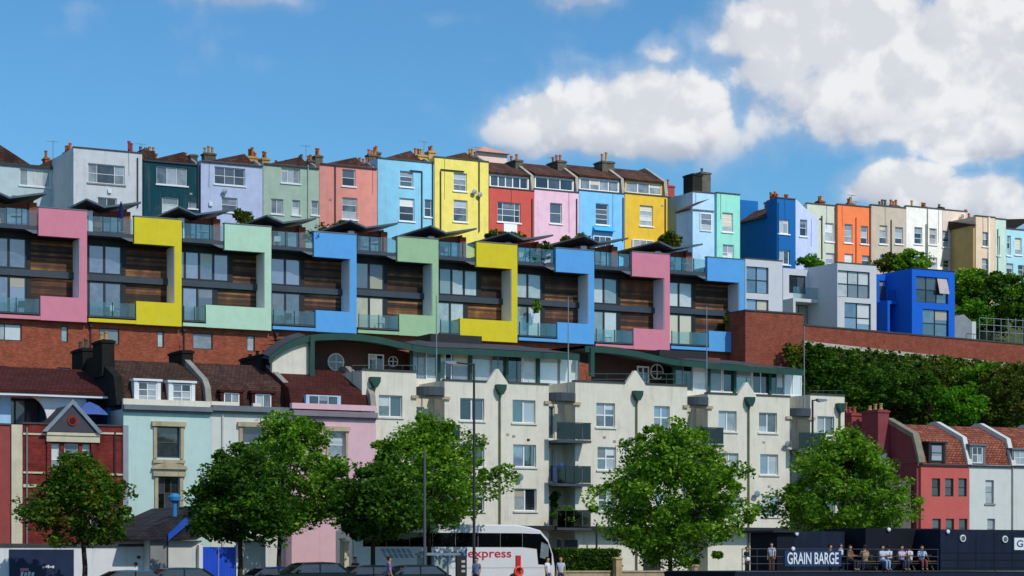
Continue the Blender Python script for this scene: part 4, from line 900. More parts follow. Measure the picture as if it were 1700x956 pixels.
chimney(h.root, h.s0 - .45, h.s0 + .3, h.d + 2.6, h.d + 4.4, h.z1 + 1.8, h.z1 + 3.75, BLACKST, 2, POTY, .5)
chimney(h.root, h.s0 - .45, h.s0 + .3, h.d + 6.4, h.d + 8.6, h.z1 + 1.2, h.z1 + 3.6, BLACKST, 2, STACKM, .5)
chimney(h.root, h.s1 - .35, h.s1 + .35, h.d + 4., h.d + 6.4, h.z1 + 2.1, h.z1 + 3.5, BLACKST, 1, REDST, .4)
h = street('off white town house behind the bushy street trees', 350.3, 484, 683, CREAMW)
h.win(402, 709, 440, 762, 1, 2, gm=G_DARK, sill=STONE, inset=.18); h.win(404, 795, 440, 848, 1, 2, gm=G_DARK, sill=STONE, inset=.18)
h.wall(CREAMW, coping=None); surround(h, (402, 709, 440, 762)); cornice(h, 350.4, 484, 675, 684, LEAD); h.pipe(369, 690, 950, paint('white_pipe', '#cfd0cc', .6))
h.z1 += .2; MB().box(h.s0 + .02, h.f(.35), h.d + .02, h.d + .3, h.z1 - .2, h.z1 + .32).build('parapet', STUCCO, h.root); MB().box(h.f(.52), h.f(.62), h.d + .02, h.d + .3, h.z1 - .2, h.z1 + .3).build('parapet_block', STUCCO, h.root)
mans_roof(h, TILEB, CONC); dormer(h, 372, 652, 398, 675, 2, 1, WHITE, TILED); dormer(h, 424, 654, 451, 677, 2, 1, WHITE, TILED)
chimney(h.root, h.s1 - .5, h.s1 + .4, h.d + 3.6, h.d + 7.2, h.z1 + 2.0, h.z1 + 3.4, BLACKST, 3, BLACKST, .3)
h = street('blush pink town house next to the cream flats', 484.3, 624, 692, BLUSH, d=120.1)
h.win(545, 716, 573, 761, 1, 2, gm=G_MID, sill=WHITE, inset=.18); h.win(547, 795, 575, 846, 1, 2, gm=G_DARK, sill=WHITE, inset=.18); h.wall(BLUSH, coping=None); surround(h, (545, 716, 573, 761), STONE, .14)
cornice(h, 484.4, 624, 683, 692, paint('dusky_cornice', '#8a7f88', .85), .3); MB().box(h.s0, h.s1 + .02, h.d - .05, h.d + .3, h.z1 + .42, h.z1 + .75).build('parapet', BLUSH, h.root)
h.z1 += .5; mans_roof(h, TILED, CONC, ridge=1.5, low=1.2)
d = h.d + .38; a, b, c, e = R(512, 656, 562, 674, d); q = MB().box(a - .15, a, d, d + 1.2, c, e).box(b, b + .15, d, d + 1.2, c, e).build('dormer', paint('pale_blue_boards', '#a9c6df', .6), h.root); window(h.root, (a, b, c, e), d, 3, 1, paint('blue_white_frame', '#b9cfe4', .5), G_DARK, .07, .06, inset=.02)
# the red brick building with a little gable
h = street('red brick building with cream bands and a small dark gable', 36.5, 205, 706, BRICKR)
for r in ((85, 736, 100, 790), (107, 736, 131, 792), (137, 737, 150, 790)): h.win(*r, 1, 2, gm=G_LIGHT, sill=None, inset=.16)
h.win(150, 830, 180, 880, 2, 2, gm=G_DARK); h.wall(BRICKR, coping=COPING)
CREAMB = paint('cream_stone_band', '#d3c9ae', .88, .1, .3)
def band(x0, y0, x1, y1, m=CREAMB, out=.08, nm='stone_band'):
    a, b, c, e = R(x0, y0, x1, y1, h.d); MB().box(a, b, h.d - out, h.d - .003, c, e).build(nm, m, h.root)
band(38, 719, 75, 722); band(165, 718, 203, 721); band(76, 724, 164, 734, out=.2, nm='lintel'); band(76, 718, 164, 723.5, out=.26, nm='lintel'); band(38, 783, 74, 786); band(38, 804, 74, 809); band(155, 786, 203, 789); band(155, 806, 203, 811); band(76, 812, 88, 820)
band(77, 734.5, 84.5, 795, BRICKR, .12, 'pilaster'); band(150.5, 734.5, 160, 795, BRICKR, .12, 'pilaster'); band(203.2, 706, 212, 905, paint('grey_pilaster', '#9a9da3', .88), .14, 'pilaster')
a, b, c, e = R(78, 668, 162, 717, h.d - .3); MB().prism([(a, c), (b, c), ((a + b) / 2, e - .12)], h.d - .3, h.d + 3.5, 'n').build('gable', paint('slate_grey_gable', '#4a4a52', .8, .12, .2), h.root)
MB().prism([(a - .3, c - .02), (a, c - .02), ((a + b) / 2, e - .1), (b, c - .02), (b + .3, c - .02), ((a + b) / 2, e + .18)], h.d - .42, h.d - .31, 'n').build('bargeboard', GREYM, h.root)
cx, cz_ = (a + b) / 2, Z(120, 698, h.d - .3)
MB().lathe((cx, h.d - .36, cz_), [(.3, 0), (.3, .05), (.3, .055)], 16, 'n').build('roundel', paint('terracotta_red', '#8e2f22', .8), h.root); MB().lathe((cx, h.d - .4, cz_), [(.17, 0), (.17, .035)], 14, 'n').build('roundel_centre', paint('dark_roundel', '#3a1a16', .8), h.root)
pipe(h.root, S(44, h.d), h.d, 0, h.z1 - .2, GREYM); pipe(h.root, S(190, h.d), h.d, 0, h.z1 - .3)
pl = street('plain brick red rendered house at the picture edge', -40, 17.5, 705, REDST); pl.wall(REDST); band_ = R(18, 705, 36, 950, DS); MB().box(band_[0], band_[1], DS - .15, DS + 4, SB, band_[3]).build('cream_pilaster', CREAMB, pl.root)
# rooftop flat behind them
DR = DS + 3.0
rf = thing('rooftop_flat', 'pale blue rooftop flat with a brown roof above the red brick building', 'flat', (S(90, DR), DR, Z(90, 706, DR)))
z0, z1 = Z(90, 707, DR), Z(90, 660, DR)
MB().box(S(-40, DR), S(18, DR), DR, DR + 6, z0, z1).build('wall', paint('baby_blue_render', '#9ec5e6', .8), rf); MB().box(S(18, DR) + .01, S(205, DR), DR + 1.6, DR + 6, z0, z1).build('back_wall', paint('teal_render', '#2f6f98', .8), rf)
MB().box(S(173, DR), S(205, DR), DR - .6, DR + 1.58, z0, z1 - .2).build('blue_wall', paint('azure_render', '#3e86b4', .8, .1, .2), rf)
MB().prism([(DR - 1.1, z1 + .12), (DR - 1.1, z1 + .3), (DR + 3.6, z1 + 2.0), (DR + 7, z1 + .3), (DR + 7, z1 + .12)], S(-42, DR), S(170, DR), 's').build('roof', TILED, rf)
MB().box(S(-42, DR), S(170, DR), DR - 1.05, DR + 6.5, z1 - .02, z1 + .115).build('eaves', WHITE, rf)
window(rf, (S(19, DR), S(75, DR), z0, z1 - .05), DR + 1.3, 3, 1, DARKF, [G_DARK, G_LIGHT], .08, .1, inset=.1, split=[.28, .62])
arc = [(S(46, DR), z1 - .03)] + [(S(46 + 30 * math.sin(t), DR), z1 - .03 - (z1 - z0 - .1) * (1 - math.cos(t))) for t in [math.pi / 2 * k / 8 for k in range(1, 9)]] + [(S(140, DR), z0 + .05), (S(140, DR), z1 - .03)]
MB().prism(arc, DR - .35, DR - .2, 'n').build('white_awning', WHITE, rf)
prs = thing('parasol', 'blue sun shade spread on the roof beside the small dark gable', 'sunshade', (S(160, DR), DR - .9, z0))
cx, zz = S(148, DR - .9), Z(148, 668, DR - .9)
MB().lathe((cx, DR - .9, zz - .75), [(1.25, 0), (1.05, .2), (.6, .55), (.05, .78)], 8).build('canopy', paint('denim_fabric', '#4a66a8', .9), prs); MB().tube((cx, DR - .9, z0), (cx, DR - .9, zz - .1), .03).build('pole', GREYM, prs)

# ================================================================== the low houses, right
h = street('red rendered house with three narrow windows in a row', 1529, 1609, 770, paint('coral_red_render', '#c9645d', .88, .06, .2, '#6b3a38'))
REDW = paint('plum_red_render', '#8c454a', .88, .1, .25, '#43262a')
DKF = paint('black_sash', '#1c1c1e', .5)
for x0 in (1547, 1569, 1591):
    h.win(x0, 794, x0 + 14, 824, 1, 2, fm=DKF, gm=G_DARK, sill=None); h.win(x0 + 1, 861, x0 + 15, 892, 1, 2, fm=DKF, gm=G_DARK, sill=None)
h.wall(h.mat, coping=None); gutter(h)
def right_roof(h, win_r, fm, party=CREAMW):
    d, z = h.d, h.z1
    MB().prism([(d + .1, z + .002), (d + .7, z + 1.72), (d + 3.6, z + 2.95), (d + 7, z + 1.7), (d + 8, z + .002)], h.s0 + .2, h.s1 - .2, 's').build('roof', TILEO, h.root)
    MB().prism([(d - .1, z + .002), (d - .05, z + .3), (d + .5, z + 1.95), (d + 3.4, z + 3.2), (d + 4.0, z + 3.2), (d + 7.2, z + 1.9), (d + 8.2, z + .002)], h.s1 - .19, h.s1 + .19, 's').build('party_wall', party, h.root)
    dormer(h, *win_r, 1 if fm is DKF else 2, 2, fm, LEAD if fm is not DKF else DKF, n=-.02)
right_roof(h, (1546, 737, 1566, 766), DKF)
MB().prism([(h.d - .12, h.z1), (h.d - .05, h.z1 + .4), (h.d + .55, h.z1 + 2.0), (h.d + 3.5, h.z1 + 3.25), (h.d + 7, h.z1 + 1.9), (h.d + 8, h.z1)], h.s0 - .25, h.s0 + .19, 's').build('party_wall', REDW, h.root)
vg = [(h.d - .14, h.z1), (h.d - .07, h.z1 + .4), (h.d + .53, h.z1 + 2.02), (h.d + 3.5, h.z1 + 3.27)]
MB().prism(vg + [(p[0] + .1, p[1] - .2) for p in vg[::-1]], h.s0 - .33, h.s0 - .255, 's').prism([(p[0], p[1] + .003) for p in vg] + [(p[0] - .05, p[1] + .08) for p in vg[::-1]], h.s0 - .33, h.s0 + .22, 's').build('verge', paint('weathered_verge', '#8d8674', .9, .2, .5), h.root)
MB().box(h.s0 - .22, h.s0 - .003, h.d + .2, h.d + 8.8, SB, h.z1 - .01).build('side_wall', REDW, h.root)
MB().box(h.s0 - 3.4, h.s0 - .26, h.d + 5.2, h.d + 9, SB, h.z1 + 1.6).build('rear_wing', REDW, h.root)
chimney(h.root, h.s0 - 1.25, h.s0 - .3, h.d + 3.2, h.d + 5.1, SB, h.z1 + 3.7, REDW, 3, POTY, .45); chimney(h.root, S(1414, 127), S(1431, 127), 127, 128.2, SB, Z(1420, 690, 127), REDST, 2, REDST, .6); chimney(h.root, S(1405, 128.5), S(1416, 128.5), 128.5, 129.5, SB, Z(1410, 686, 128.5), REDST, 1, POT, .6)
MB().box(S(1444, 124), S(1474, 124), 124, 126.4, SB, Z(1460, 752, 124)).build('lean_to', LEAD, h.root)
MB().box(h.s0 - 2.8, h.s0 - .4, h.d + .6, h.d + 5.1, SB, h.z1 - 1.2).build('stone_yard_wall', paint('grey_rubble', '#6c6862', .95, .3, .5, bump=.6), h.root)
h = street('white rendered house with an orange tiled roof beside the red one', 1609.3, 1682, 772, CREAMW)
h.win(1636, 797, 1650, 836, 1, 2, fm=GREYM, gm=G_LIGHT, sill=CONC); h.win(1639, 861, 1652, 895, 1, 2, fm=GREYM, gm=G_MID, sill=CONC); h.wall(h.mat, coping=None); gutter(h); right_roof(h, (1614, 741, 1632, 769), WHITE); h.pipe(1680, 775, 900, CONC)
h = street('white rendered house cut off by the picture edge', 1682.3, 1760, 773, CREAMW); h.win(1712, 797, 1728, 836, 1, 2, gm=G_MID); h.wall(h.mat, coping=None); gutter(h); right_roof(h, (1684, 748, 1703, 772), WHITE)

# ================================================================== vegetation
def leaf_mesh(name, C, size, mat, parent=None, base=None, nrm=None, squash=1.):
    """C: leaf centres (street frame). Every leaf is a folded rhombus of its own."""
    n = len(C); b = base if base is not None else tuple(parent['_b'])
    C = np.asarray(C) - np.array(b)
    a = rng.normal(size=(n, 3)); a[:, 2] = a[:, 2] * .5 - .15; a /= np.linalg.norm(a, axis=1)[:, None]
    nn_ = rng.normal(size=(n, 3)) * .75 + (np.array([0, -.25, .75]) if nrm is None else nrm)
    bb = np.cross(nn_, a); bb /= np.linalg.norm(bb, axis=1)[:, None] + 1e-9; up_ = np.cross(a, bb)
    L = size * rng.uniform(.45, 1.5, (n, 1)); Wd = L * rng.uniform(.5, .75, (n, 1))
    V = np.empty((n, 4, 3)); V[:, 0] = C - a * L * .5; V[:, 1] = C + bb * Wd * .5 + up_ * L * .1; V[:, 2] = C + a * L * .5; V[:, 3] = C - bb * Wd * .5 + up_ * L * .1
    me = bpy.data.meshes.new(name); me.vertices.add(n * 4); me.vertices.foreach_set('co', V.ravel())
    tri = (np.arange(n)[:, None] * 4 + np.array([0, 1, 2, 0, 2, 3])).ravel()
    me.loops.add(n * 6); me.loops.foreach_set('vertex_index', tri); me.polygons.add(n * 2)
    me.polygons.foreach_set('loop_start', np.arange(n * 2) * 3)
    me.update(); me.validate(); me.materials.append(mat)
    o = bpy.data.objects.new(name, me); COL.objects.link(o)
    if parent: o.parent = parent; o['_b'] = b
    else: o.location = W(*b); o.rotation_euler = (0, 0, TH); o['_b'] = b
    return o
def clumps(c, rx, ry, rz, k, per, cr, shape='round', bottom=-.75):
    """clump centres through the crown, denser near its surface, then leaves about each clump"""
    cen = []
    while len(cen) < k:
        v = rng.normal(size=3); v /= np.linalg.norm(v); r = rng.uniform(.35, 1.) ** .55
        p = v * (r if len(cen) > k * .14 else rng.uniform(.96, 1.04))
        if p[2] < bottom: continue
        t = (p[2] + 1) / 2
        wdt = 1. if shape == 'round' else (1.12 - .55 * max(0, t - .35) / .65 if t > .35 else .75 + .37 * t / .35)
        lump = 1 + .2 * math.sin(5.1 * v[0] + 3 * v[2] + c[0]) + .13 * math.sin(9 * v[0] - 7 * v[2] + c[0] * 2)
        cen.append((p[0] * rx * wdt * lump, p[1] * ry * wdt * lump, p[2] * rz * (.94 + .06 * lump)))
    cen = np.array(cen)
    rad_ = cr * rng.uniform(.5, 1.3, k); rad_[:int(k * .14)] *= .55
    pts = []
    for q, r in zip(cen, rad_):
        v = rng.normal(size=(per, 3)); v /= np.linalg.norm(v, axis=1)[:, None]
        pts.append(q + v * (r * rng.uniform(.25, 1., (per, 1)) ** .6) * np.array([1.15, 1.15, .72]))
    return cen + np.array(c), np.concatenate(pts) + np.array(c)
GREENS = {
    'mid': leafmat('lime_tree_leaves', [(0, '#2c4e0c'), (.4, '#517d1a'), (.75, '#80ab2c'), (1, '#bccf58')]),
    'dark': leafmat('deep_green_leaves', [(0, '#1c330a'), (.5, '#365c14'), (.85, '#587f1e'), (1, '#8fa63a')]),
    'rust': leafmat('rust_tinged_leaves', [(0, '#20380c'), (.45, '#3d6216'), (.75, '#668224'), (.9, '#8a7428'), (1, '#a05a28')]),
    'bright': leafmat('bright_green_leaves', [(0, '#2d5c0c'), (.5, '#4f8a16'), (1, '#8ab83a')]),
    'olive': leafmat('olive_leaves', [(0, '#26330e'), (.5, '#4d5f1d'), (.85, '#7a8230'), (1, '#a09a45')]),
    'ivy': leafmat('ivy_leaves', [(0, '#1e350c'), (.5, '#436016'), (.85, '#6a8424'), (1, '#9aa63e')])}
def tree(name, label, px, d, x0, x1, y0, y1, kind, k=150, per=95, size=.25, cr=.75, shape='cone', group=None, zbase=0., trunk_r=.13, ry=None, bottom=-.8, lean=0.):
    s_ = S(px, d); kk = F / Yd(px, d); base = (s_, d, zbase)
    root = thing(name, label, 'tree', base, group)
    a, b, c_, e = R(x0, y0, x1, y1, d); rx = ((b - a) / 2 - cr * .45) * .93; rz = (e - c_) / 2 - cr * .35; cz_ = (c_ + e) / 2; cs = (a + b) / 2
    cen, pts = clumps((cs, d, cz_), rx, ry or rx * .9, rz, k, per, cr, shape, bottom)
    leaf_mesh('crown', pts, size, GREENS[kind], root)
    t = MB(); fork = c_ + (e - c_) * .18
    pk = [(s_, d, zbase), (s_ + .04, d, zbase + (fork - zbase) * .5), (s_ - .03 + (cs - s_) * .2, d, fork), ((s_ + cs) / 2, d + .1, (fork + e) / 2), (cs, d, e - .8)]
    rr = [trunk_r * 1.25, trunk_r, trunk_r * .9, trunk_r * .55, trunk_r * .15]
    for (p, q, r0, r1) in zip(pk[:-1], pk[1:], rr[:-1], rr[1:]): t.tube(p, q, r0, r1, 8, False)
    for q in cen[rng.choice(len(cen), min(26, len(cen)), False)]:
        u = rng.uniform(.0, .75); zz = fork + (min(q[2], e) - fork) * u * .6
        p = Vector(((s_ + cs) / 2, d, max(fork * .96, zz))); m_ = (p + Vector(q)) / 2 + Vector((0, 0, -.25))
        t.tube(p, m_, trunk_r * .4, trunk_r * .25, 5, False).tube(m_, q, trunk_r * .25, .015, 5, False)
    t.build('trunk', BARK, root, smooth=True)
    return root
TG = 'street trees along the quay'
tree('street_tree', 'rust tinged street tree in front of the red brick building', 140, 106, 38, 226, 744, 928, 'rust', 130, 105, .22, .72, group=TG)
tree('street_tree', 'dark spreading street tree in front of the blue doors', 398, 104, 302, 505, 735, 920, 'dark', 160, 115, .22, .72, group=TG)
tree('street_tree', 'taller light green street tree behind the dark spreading one', 462, 110, 372, 592, 678, 912, 'mid', 190, 110, .22, .75, group=TG)
tree('street_tree', 'low dark street tree just beside the tall grey post', 618, 104, 545, 712, 765, 912, 'dark', 130, 105, .22, .7, group=TG)
tree('street_tree', 'broad green street tree behind the coach and the tall grey post', 712, 110, 590, 826, 684, 902, 'mid', 200, 115, .22, .75, group=TG)
tree('street_tree', 'largest full street tree before the middle of the cream flats', 1112, 102, 988, 1240, 690, 952, 'mid', 270, 130, .22, .75, shape='cone', group=TG, bottom=-.92)
tree('street_tree', 'round street tree between the cream flats and the red house', 1402, 101, 1298, 1502, 706, 922, 'mid', 215, 125, .22, .72, group=TG, shape='cone', bottom=-.85)

# ivy covered bank below the garden wall: nobody could count its leaves
def bank_z(s, n): return zt(s, n)
pts = []
nI = 88000
ss_ = rng.uniform(S(1330, 146), S(1890, 146), nI); u_ = rng.uniform(0, 1, nI)
hump = .5 * np.sin(ss_ * .9) + .4 * np.sin(ss_ * 2.3 + 1) + .3 * np.sin(ss_ * 4.1 + u_ * 9)
n_ = 149.1 - 9 * u_ - np.abs(hump) * .9 - rng.uniform(0, .5, nI)
z_ = np.interp(u_, [0, 1], [19.3, 2.5]) + .35 * hump + rng.normal(0, .25, nI)
lim = np.array([Z(1340 + 0, 566, DB)] * nI); topz = np.interp(ss_, [S(1335, DB), S(1890, DB)], [Z(1335, 568, DB), Z(1890, 627.5, DB)]) - .1
ok = z_ < topz
iv = leaf_mesh('ivy', np.stack([ss_, n_, z_], 1)[ok], .34, GREENS['ivy'], base=(S(1520, 146), 146, 8), nrm=np.array([.1, -.7, .6]))
tag(iv, 'dark ivy and scrub covering the steep bank below the garden wall', 'ivy', kind='stuff')
def bush(name, label, px, py, rxp, ryp, d, kind, k=60, per=70, size=.26, cr=.55, zb=None, cat='bush', group=None):
    s_, z_ = S(px, d), Z(px, py, d); kk = F / Yd(px, d); rx, rz = rxp / kk, ryp / kk
    zb = zb if zb is not None else z_ - rz * .95
    root = thing(name, label, cat, (s_, d, zb), group)
    cen, pts = clumps((s_, d, z_), rx, rx * .8, rz, k, per, cr, 'round', -.9); leaf_mesh('crown', pts, size, GREENS[kind], root)
    t = MB(); t.tube((s_, d, zb), (s_, d, z_), .09, .05, 6, False)
    for q in cen[::max(1, len(cen) // 9)]: t.tube((s_, d, (zb + z_) / 2), q, .05, .012, 5, False)
    t.build('trunk', BARK, root)
    return root
BK = 'trees and bushes on the hillside'
bush('hillside_tree', 'bright lime green round bush on the ivy bank', 1592, 676, 46, 34, 140.5, 'bright', 75, 80, .27, .6, 3, group=BK)
bush('hillside_tree', 'yellowish olive tree on the bank at the picture edge', 1690, 655, 62, 50, 141, 'olive', 90, 80, .28, .65, 3, group=BK)
bush('hillside_tree', 'pale olive scrub bush on the bank between the dark and the lime green ones', 1548, 628, 30, 26, 144, 'olive', 50, 75, .26, .55, 8, group=BK)
bush('hillside_tree', 'fresh green bush high on the bank beneath the garden wall', 1632, 628, 34, 24, 145, 'mid', 55, 75, .26, .55, 9, group=BK)
bush('hillside_tree', 'dark green scrub tree on the bank above the red chimney', 1500, 645, 62, 42, 143, 'dark', 90, 75, .28, .65, 6, group=BK)
bush('hillside_tree', 'shadowy grey green tree on the bank nearest the cream flats', 1415, 640, 48, 55, 142, 'dark', 80, 75, .28, .65, 4, group=BK)
bush('hillside_tree', 'dark ivy clad mound at the corner of the garden wall', 1362, 610, 24, 36, 147, 'dark', 60, 75, .28, .5, 12, group=BK)
bush('hillside_tree', 'large dark tree behind the garden railing', 1650, 505, 62, 52, 160, 'dark', 130, 85, .3, .75, 20, group=BK)
bush('hillside_tree', 'mid green tree behind the vivid blue house', 1608, 478, 40, 30, 162, 'mid', 80, 80, .3, .65, 21, group=BK)
bush('hillside_tree', 'leafy tree below the light aqua house', 1700, 500, 50, 44, 158, 'mid', 100, 80, .3, .7, 20, group=BK)
bush('hillside_tree', 'low pale green bush at the foot of the vivid blue house', 1612, 520, 26, 30, 157, 'bright', 50, 60, .26, .5, 20, group=BK)
bush('garden_bush', 'autumn coloured bush in front of the stone beige house', 1476, 437, 22, 14, 163, 'olive', 40, 60, .26, .5, group=BK)
bush('garden_bush', 'round green bush in front of the white hilltop house', 1510, 435, 34, 20, 162, 'mid', 60, 70, .26, .55, group=BK)
bush('garden_bush', 'small yellow green bush below the lavender house', 1345, 435, 22, 9, 163, 'bright', 30, 60, .24, .4, group=BK)
bush('garden_bush', 'green shrub beside the mustard yellow house', 1112, 398, 18, 11, 163.5, 'olive', 30, 60, .24, .4, group=BK)
bush('garden_bush', 'shrub in front of the pale pink and blue houses', 955, 400, 24, 12, 163.5, 'olive', 36, 60, .24, .4, group=BK)
bush('garden_bush', 'shrub over the wing roof below the lavender blue house', 404, 360, 16, 10, 163.5, 'olive', 26, 60, .24, .4, group=BK)
bush('garden_bush', 'dark shrub below the salmon pink house', 565, 378, 34, 9, 161.5, 'dark', 40, 60, .24, .4, group=BK)
bush('garden_bush', 'dark climbing plant on the roof above the second yellow frame', 835, 396, 34, 9, 160, 'dark', 40, 60, .24, .4, group=BK)
def potted(label, px, py, rxp, ryp, d, kind='dark', zb=None, k=16):
    return bush('potted_plant', label, px, py, rxp, ryp, d, kind, k, 40, .17, .24, zb, 'plant', 'plants on terraces and balconies')
potted('dark shrub on the roof terrace of the first blue framed house', 520, 395, 16, 12, DF + .8)
potted('leafy planters on the roof terrace of the middle blue framed house', 895, 424, 24, 13, DF + .8, 'dark', k=26)
potted('tall plant on the roof terrace beside the second yellow frame', 905, 415, 9, 18, DF + 1.3)
potted('palm like plant on the lower balcony of the middle blue framed house', 893, 508, 9, 12, DF + .5, 'mid')
potted('green plant in the recess of the blue house at the terrace end', 1212, 535, 10, 9, DF + .6, 'mid')
potted('big leafy shrub filling the lowest balcony of the cream flats', 943, 855, 22, 14, DA - .5, 'mid', k=30)
potted('slim climber on the lowest balcony of the cream flats', 922, 835, 6, 18, DA + .4, 'dark')

# ================================================================== street furniture
def lamp(label, px, d, top_y, head_dx, col):
    s_, z1 = S(px, d), Z(px, top_y, d); root = thing('street_lamp', label, 'street lamp', (s_, d, 0))
    MB().lathe((s_, d, 0), [(.13, 0), (.13, 1.1), (.085, 1.2), (.06, z1), (.03, z1 + .02)], 9).build('pole', col, root)
    e = s_ + head_dx; MB().tube((s_, d, z1 - .04), (e, d, z1 + .03), .04, seg=6).build('arm', col, root)
    q = 1 if head_dx > 0 else -1
    hd = MB().prism([(e - .05 * q, z1 + .09), (e + .6 * q, z1 + .07), (e + .62 * q, z1 - .03), (e + .1 * q, z1 - .1), (e - .05 * q, z1 - .03)], d - .13, d + .13, 'n').build('lamp_head', GREYM, root)
    MB().prism([(e + .12 * q, z1 - .105), (e + .55 * q, z1 - .05), (e + .55 * q, z1 - .06), (e + .12 * q, z1 - .125)], d - .09, d + .09, 'n').build('lens', WHITE, hd)
lamp('tall dark street lamp with its arm over the broad green tree', 787, 103, 604, -1.15, PIPE)
lamp('dark street lamp before the end section of the cream flats', 1349, 104, 664, .35, PIPE)
lp = thing('signal_post', 'plain tall grey post standing in front of the broad green tree', 'post', (S(705, 100), 100, 0)); z1 = Z(705, 755, 100)
DPOST = paint('dull_grey_post', '#50565a', .6, .1, .2, bump=0); MB().lathe((S(705, 100), 100, 0), [(.1, 0), (.1, .9), (.075, 1.), (.06, z1), (.04, z1 + .04)], 9).build('pole', DPOST, lp); MB().lathe((S(705, 100), 100, z1 + .04), [(.07, 0), (.07, .08), (.03, .12)], 8).build('finial', DPOST, lp)
def pier(label, px, d, w_, ytop, m=CREAMB):
    s_, z1 = S(px, d), Z(px, ytop, d); r = thing('gate_pier', label, 'pier', (s_, d, 0), 'stone piers by the road')
    MB().box(s_ - w_, s_ + w_, d - w_, d + w_, 0, z1 - .12).build('shaft', m, r); MB().prism([(s_ - w_ - .06, z1 - .118), (s_ + w_ + .06, z1 - .118), (s_ + w_ + .06, z1 - .04), (s_, z1), (s_ - w_ - .06, z1 - .04)], d - w_ - .06, d + w_ + .06, 'n').build('cap', m, r)
SANDP = paint('sandy_stone', '#c5a982', .9, .15, .3)
pier('sandstone pier beside the largest tree', 1025, 113, .2, 925, SANDP); pier('sandstone pier half hidden under the largest tree', 1151, 113, .2, 937, SANDP)
pier('tall cream post left of the coach', 574, 112, .13, 897, CREAMB); pier('slim cream post close to the tall cream one', 568, 113, .1, 893, CREAMB)
wl = thing('boundary_wall', 'low pale stone wall beneath the clipped hedge', 'wall', (S(1000, 113.5), 113.5, 0))
MB().box(S(921, 113.5), S(1145, 113.5), 113.3, 113.6, 0, Z(1000, 950, 113.5)).build('wall', STONE, wl); MB().box(S(921, 113.5), S(1145, 113.5), 113.24, 113.66, Z(1000, 950, 113.5) + .003, Z(1000, 948, 113.5) + .03).build('coping', STONE, wl)
hg = thing('hedge', 'clipped dark green hedge in front of the cream flats', 'hedge', (S(972, 114.6), 114.6, 0))
a, b, c, e = R(921, 914, 1024, 960, 114.6); nH = 9000
H_ = np.stack([rng.uniform(a, b, nH), rng.uniform(114, 115.2, nH), rng.uniform(.2, e, nH)], 1); f_ = rng.integers(0, 3, nH)
H_[f_ == 0, 1] = 114 + rng.normal(0, .04, (f_ == 0).sum()); H_[f_ == 1, 2] = e + rng.normal(0, .05, (f_ == 1).sum())
leaf_mesh('foliage', H_, .16, GREENS['dark'], hg); MB().box(a + .1, b - .1, 114.2, 115, 0, e - .15).build('stems', BARK, hg)
# hoarding, shed and gates, left
ho = thing('boundary_hoarding', 'white hoarding wall with a dark blue poster at the picture edge', 'wall', (S(120, 112), 112, 0))
a, b, c, e = R(-40, 907, 250, 975, 112); MB().box(a, b, 112, 112.25, 0, e).build('wall', paint('white_board', '#e4e7ea', .8, .05, .25), ho); MB().box(a, S(335, 112), 111.9, 112.4, e + .002, e + .14).build('coping', COPING, ho)
a, b, c, e = R(15, 912, 122, 985, 112); po = MB().box(a, b, 111.93, 111.997, max(.1, c), e).build('poster', paint('navy_poster', '#0b2048', .5, .15, 0, bump=0), ho)
a, b, c, e = R(33, 943, 47, 948, 112); MB().box(a, b, 111.91, 111.928, c, e).build('pink_mark', paint('poster_pink', '#d98795', .6), po)
for k in range(4): a, b, c, e = R(33 + k * 6, 949 + k % 2, 37 + k * 6, 956, 112); MB().prism([(a, c), (b, c), (b + .05, e), (a + .05, e)], 111.91, 111.928, 'n').build('white_scrawl', WHITE, po)
for k in range(5): a, b, c, e = R(70 + k * 4, 940 - k % 3, 73 + k * 4, 943 - k % 2, 112); MB().box(a, b, 111.91, 111.928, c, e).build('white_scrawl', WHITE, po)
for (x, y) in ((230, 925), (225, 936)): MB().lathe((S(x, 112), 111.9, Z(x, y, 112)), [(.09, 0), (.09, .09)], 10, 'n').build('vent', PIPE, ho)
sd = thing('slate_roofed_shed', 'small white building with dark slate roof and blue bargeboards', 'shed', (S(290, 113), 113, 0))
ss0, ss1 = S(248, 111), S(335, 111); zg = Z(300, 897, 111)
MB().box(ss0, ss1, 111, 118, 0, zg).build('wall', paint('lime_washed_wall', '#d5d6d0', .88, .05, .25), sd); MB().box(ss0 + .02, S(276, 111), 110.9, 110.997, 0, zg - .05).build('grey_panel', paint('shed_panel', '#8b8d90', .8), sd)
MB().prism([(ss0 - 1.3, zg + .01), (ss0 - 1.3, zg + .14), (S(300, 113) + .2, zg + 1.85), (S(392, 113), zg + 1.85), (S(392, 113), zg + 1.7), (S(300, 113), zg + .02)], 110.6, 118.4, 'n').build('roof', SLATE, sd)
MB().prism([(S(279, 110.5), zg - .05), (S(279, 110.5), zg + .32), (S(312, 110.5), zg + 1.35), (S(312, 110.5), zg + .85)], 110.46, 110.59, 'n').build('bargeboard', paint('strong_blue_paint', '#1552b8', .5, .05, .1, bump=0), sd)
BLUEP = paint('bright_blue_door', '#0f4fd6', .5, .05, .1, bump=0)
vx, vz = S(293, 110.4), zg + 1.55
MB().lathe((vx, 110.7, vz - .3), [(.13, 0), (.13, .75), (.3, .85), (.33, 1.05), (.2, 1.2), (.04, 1.24)], 12).build('roof_ventilator', paint('cyan_ventilator', '#2f86bf', .5, .08, .15), sd)
pipe(sd, S(277, 111), 111, 0, zg - .05)
gt = thing('blue_gates', 'bright blue double doors under the dark spreading tree', 'gate', (S(362, 110.8), 110.8, 0))
a, b, c, e = R(336, 908, 391, 985, 110.8)
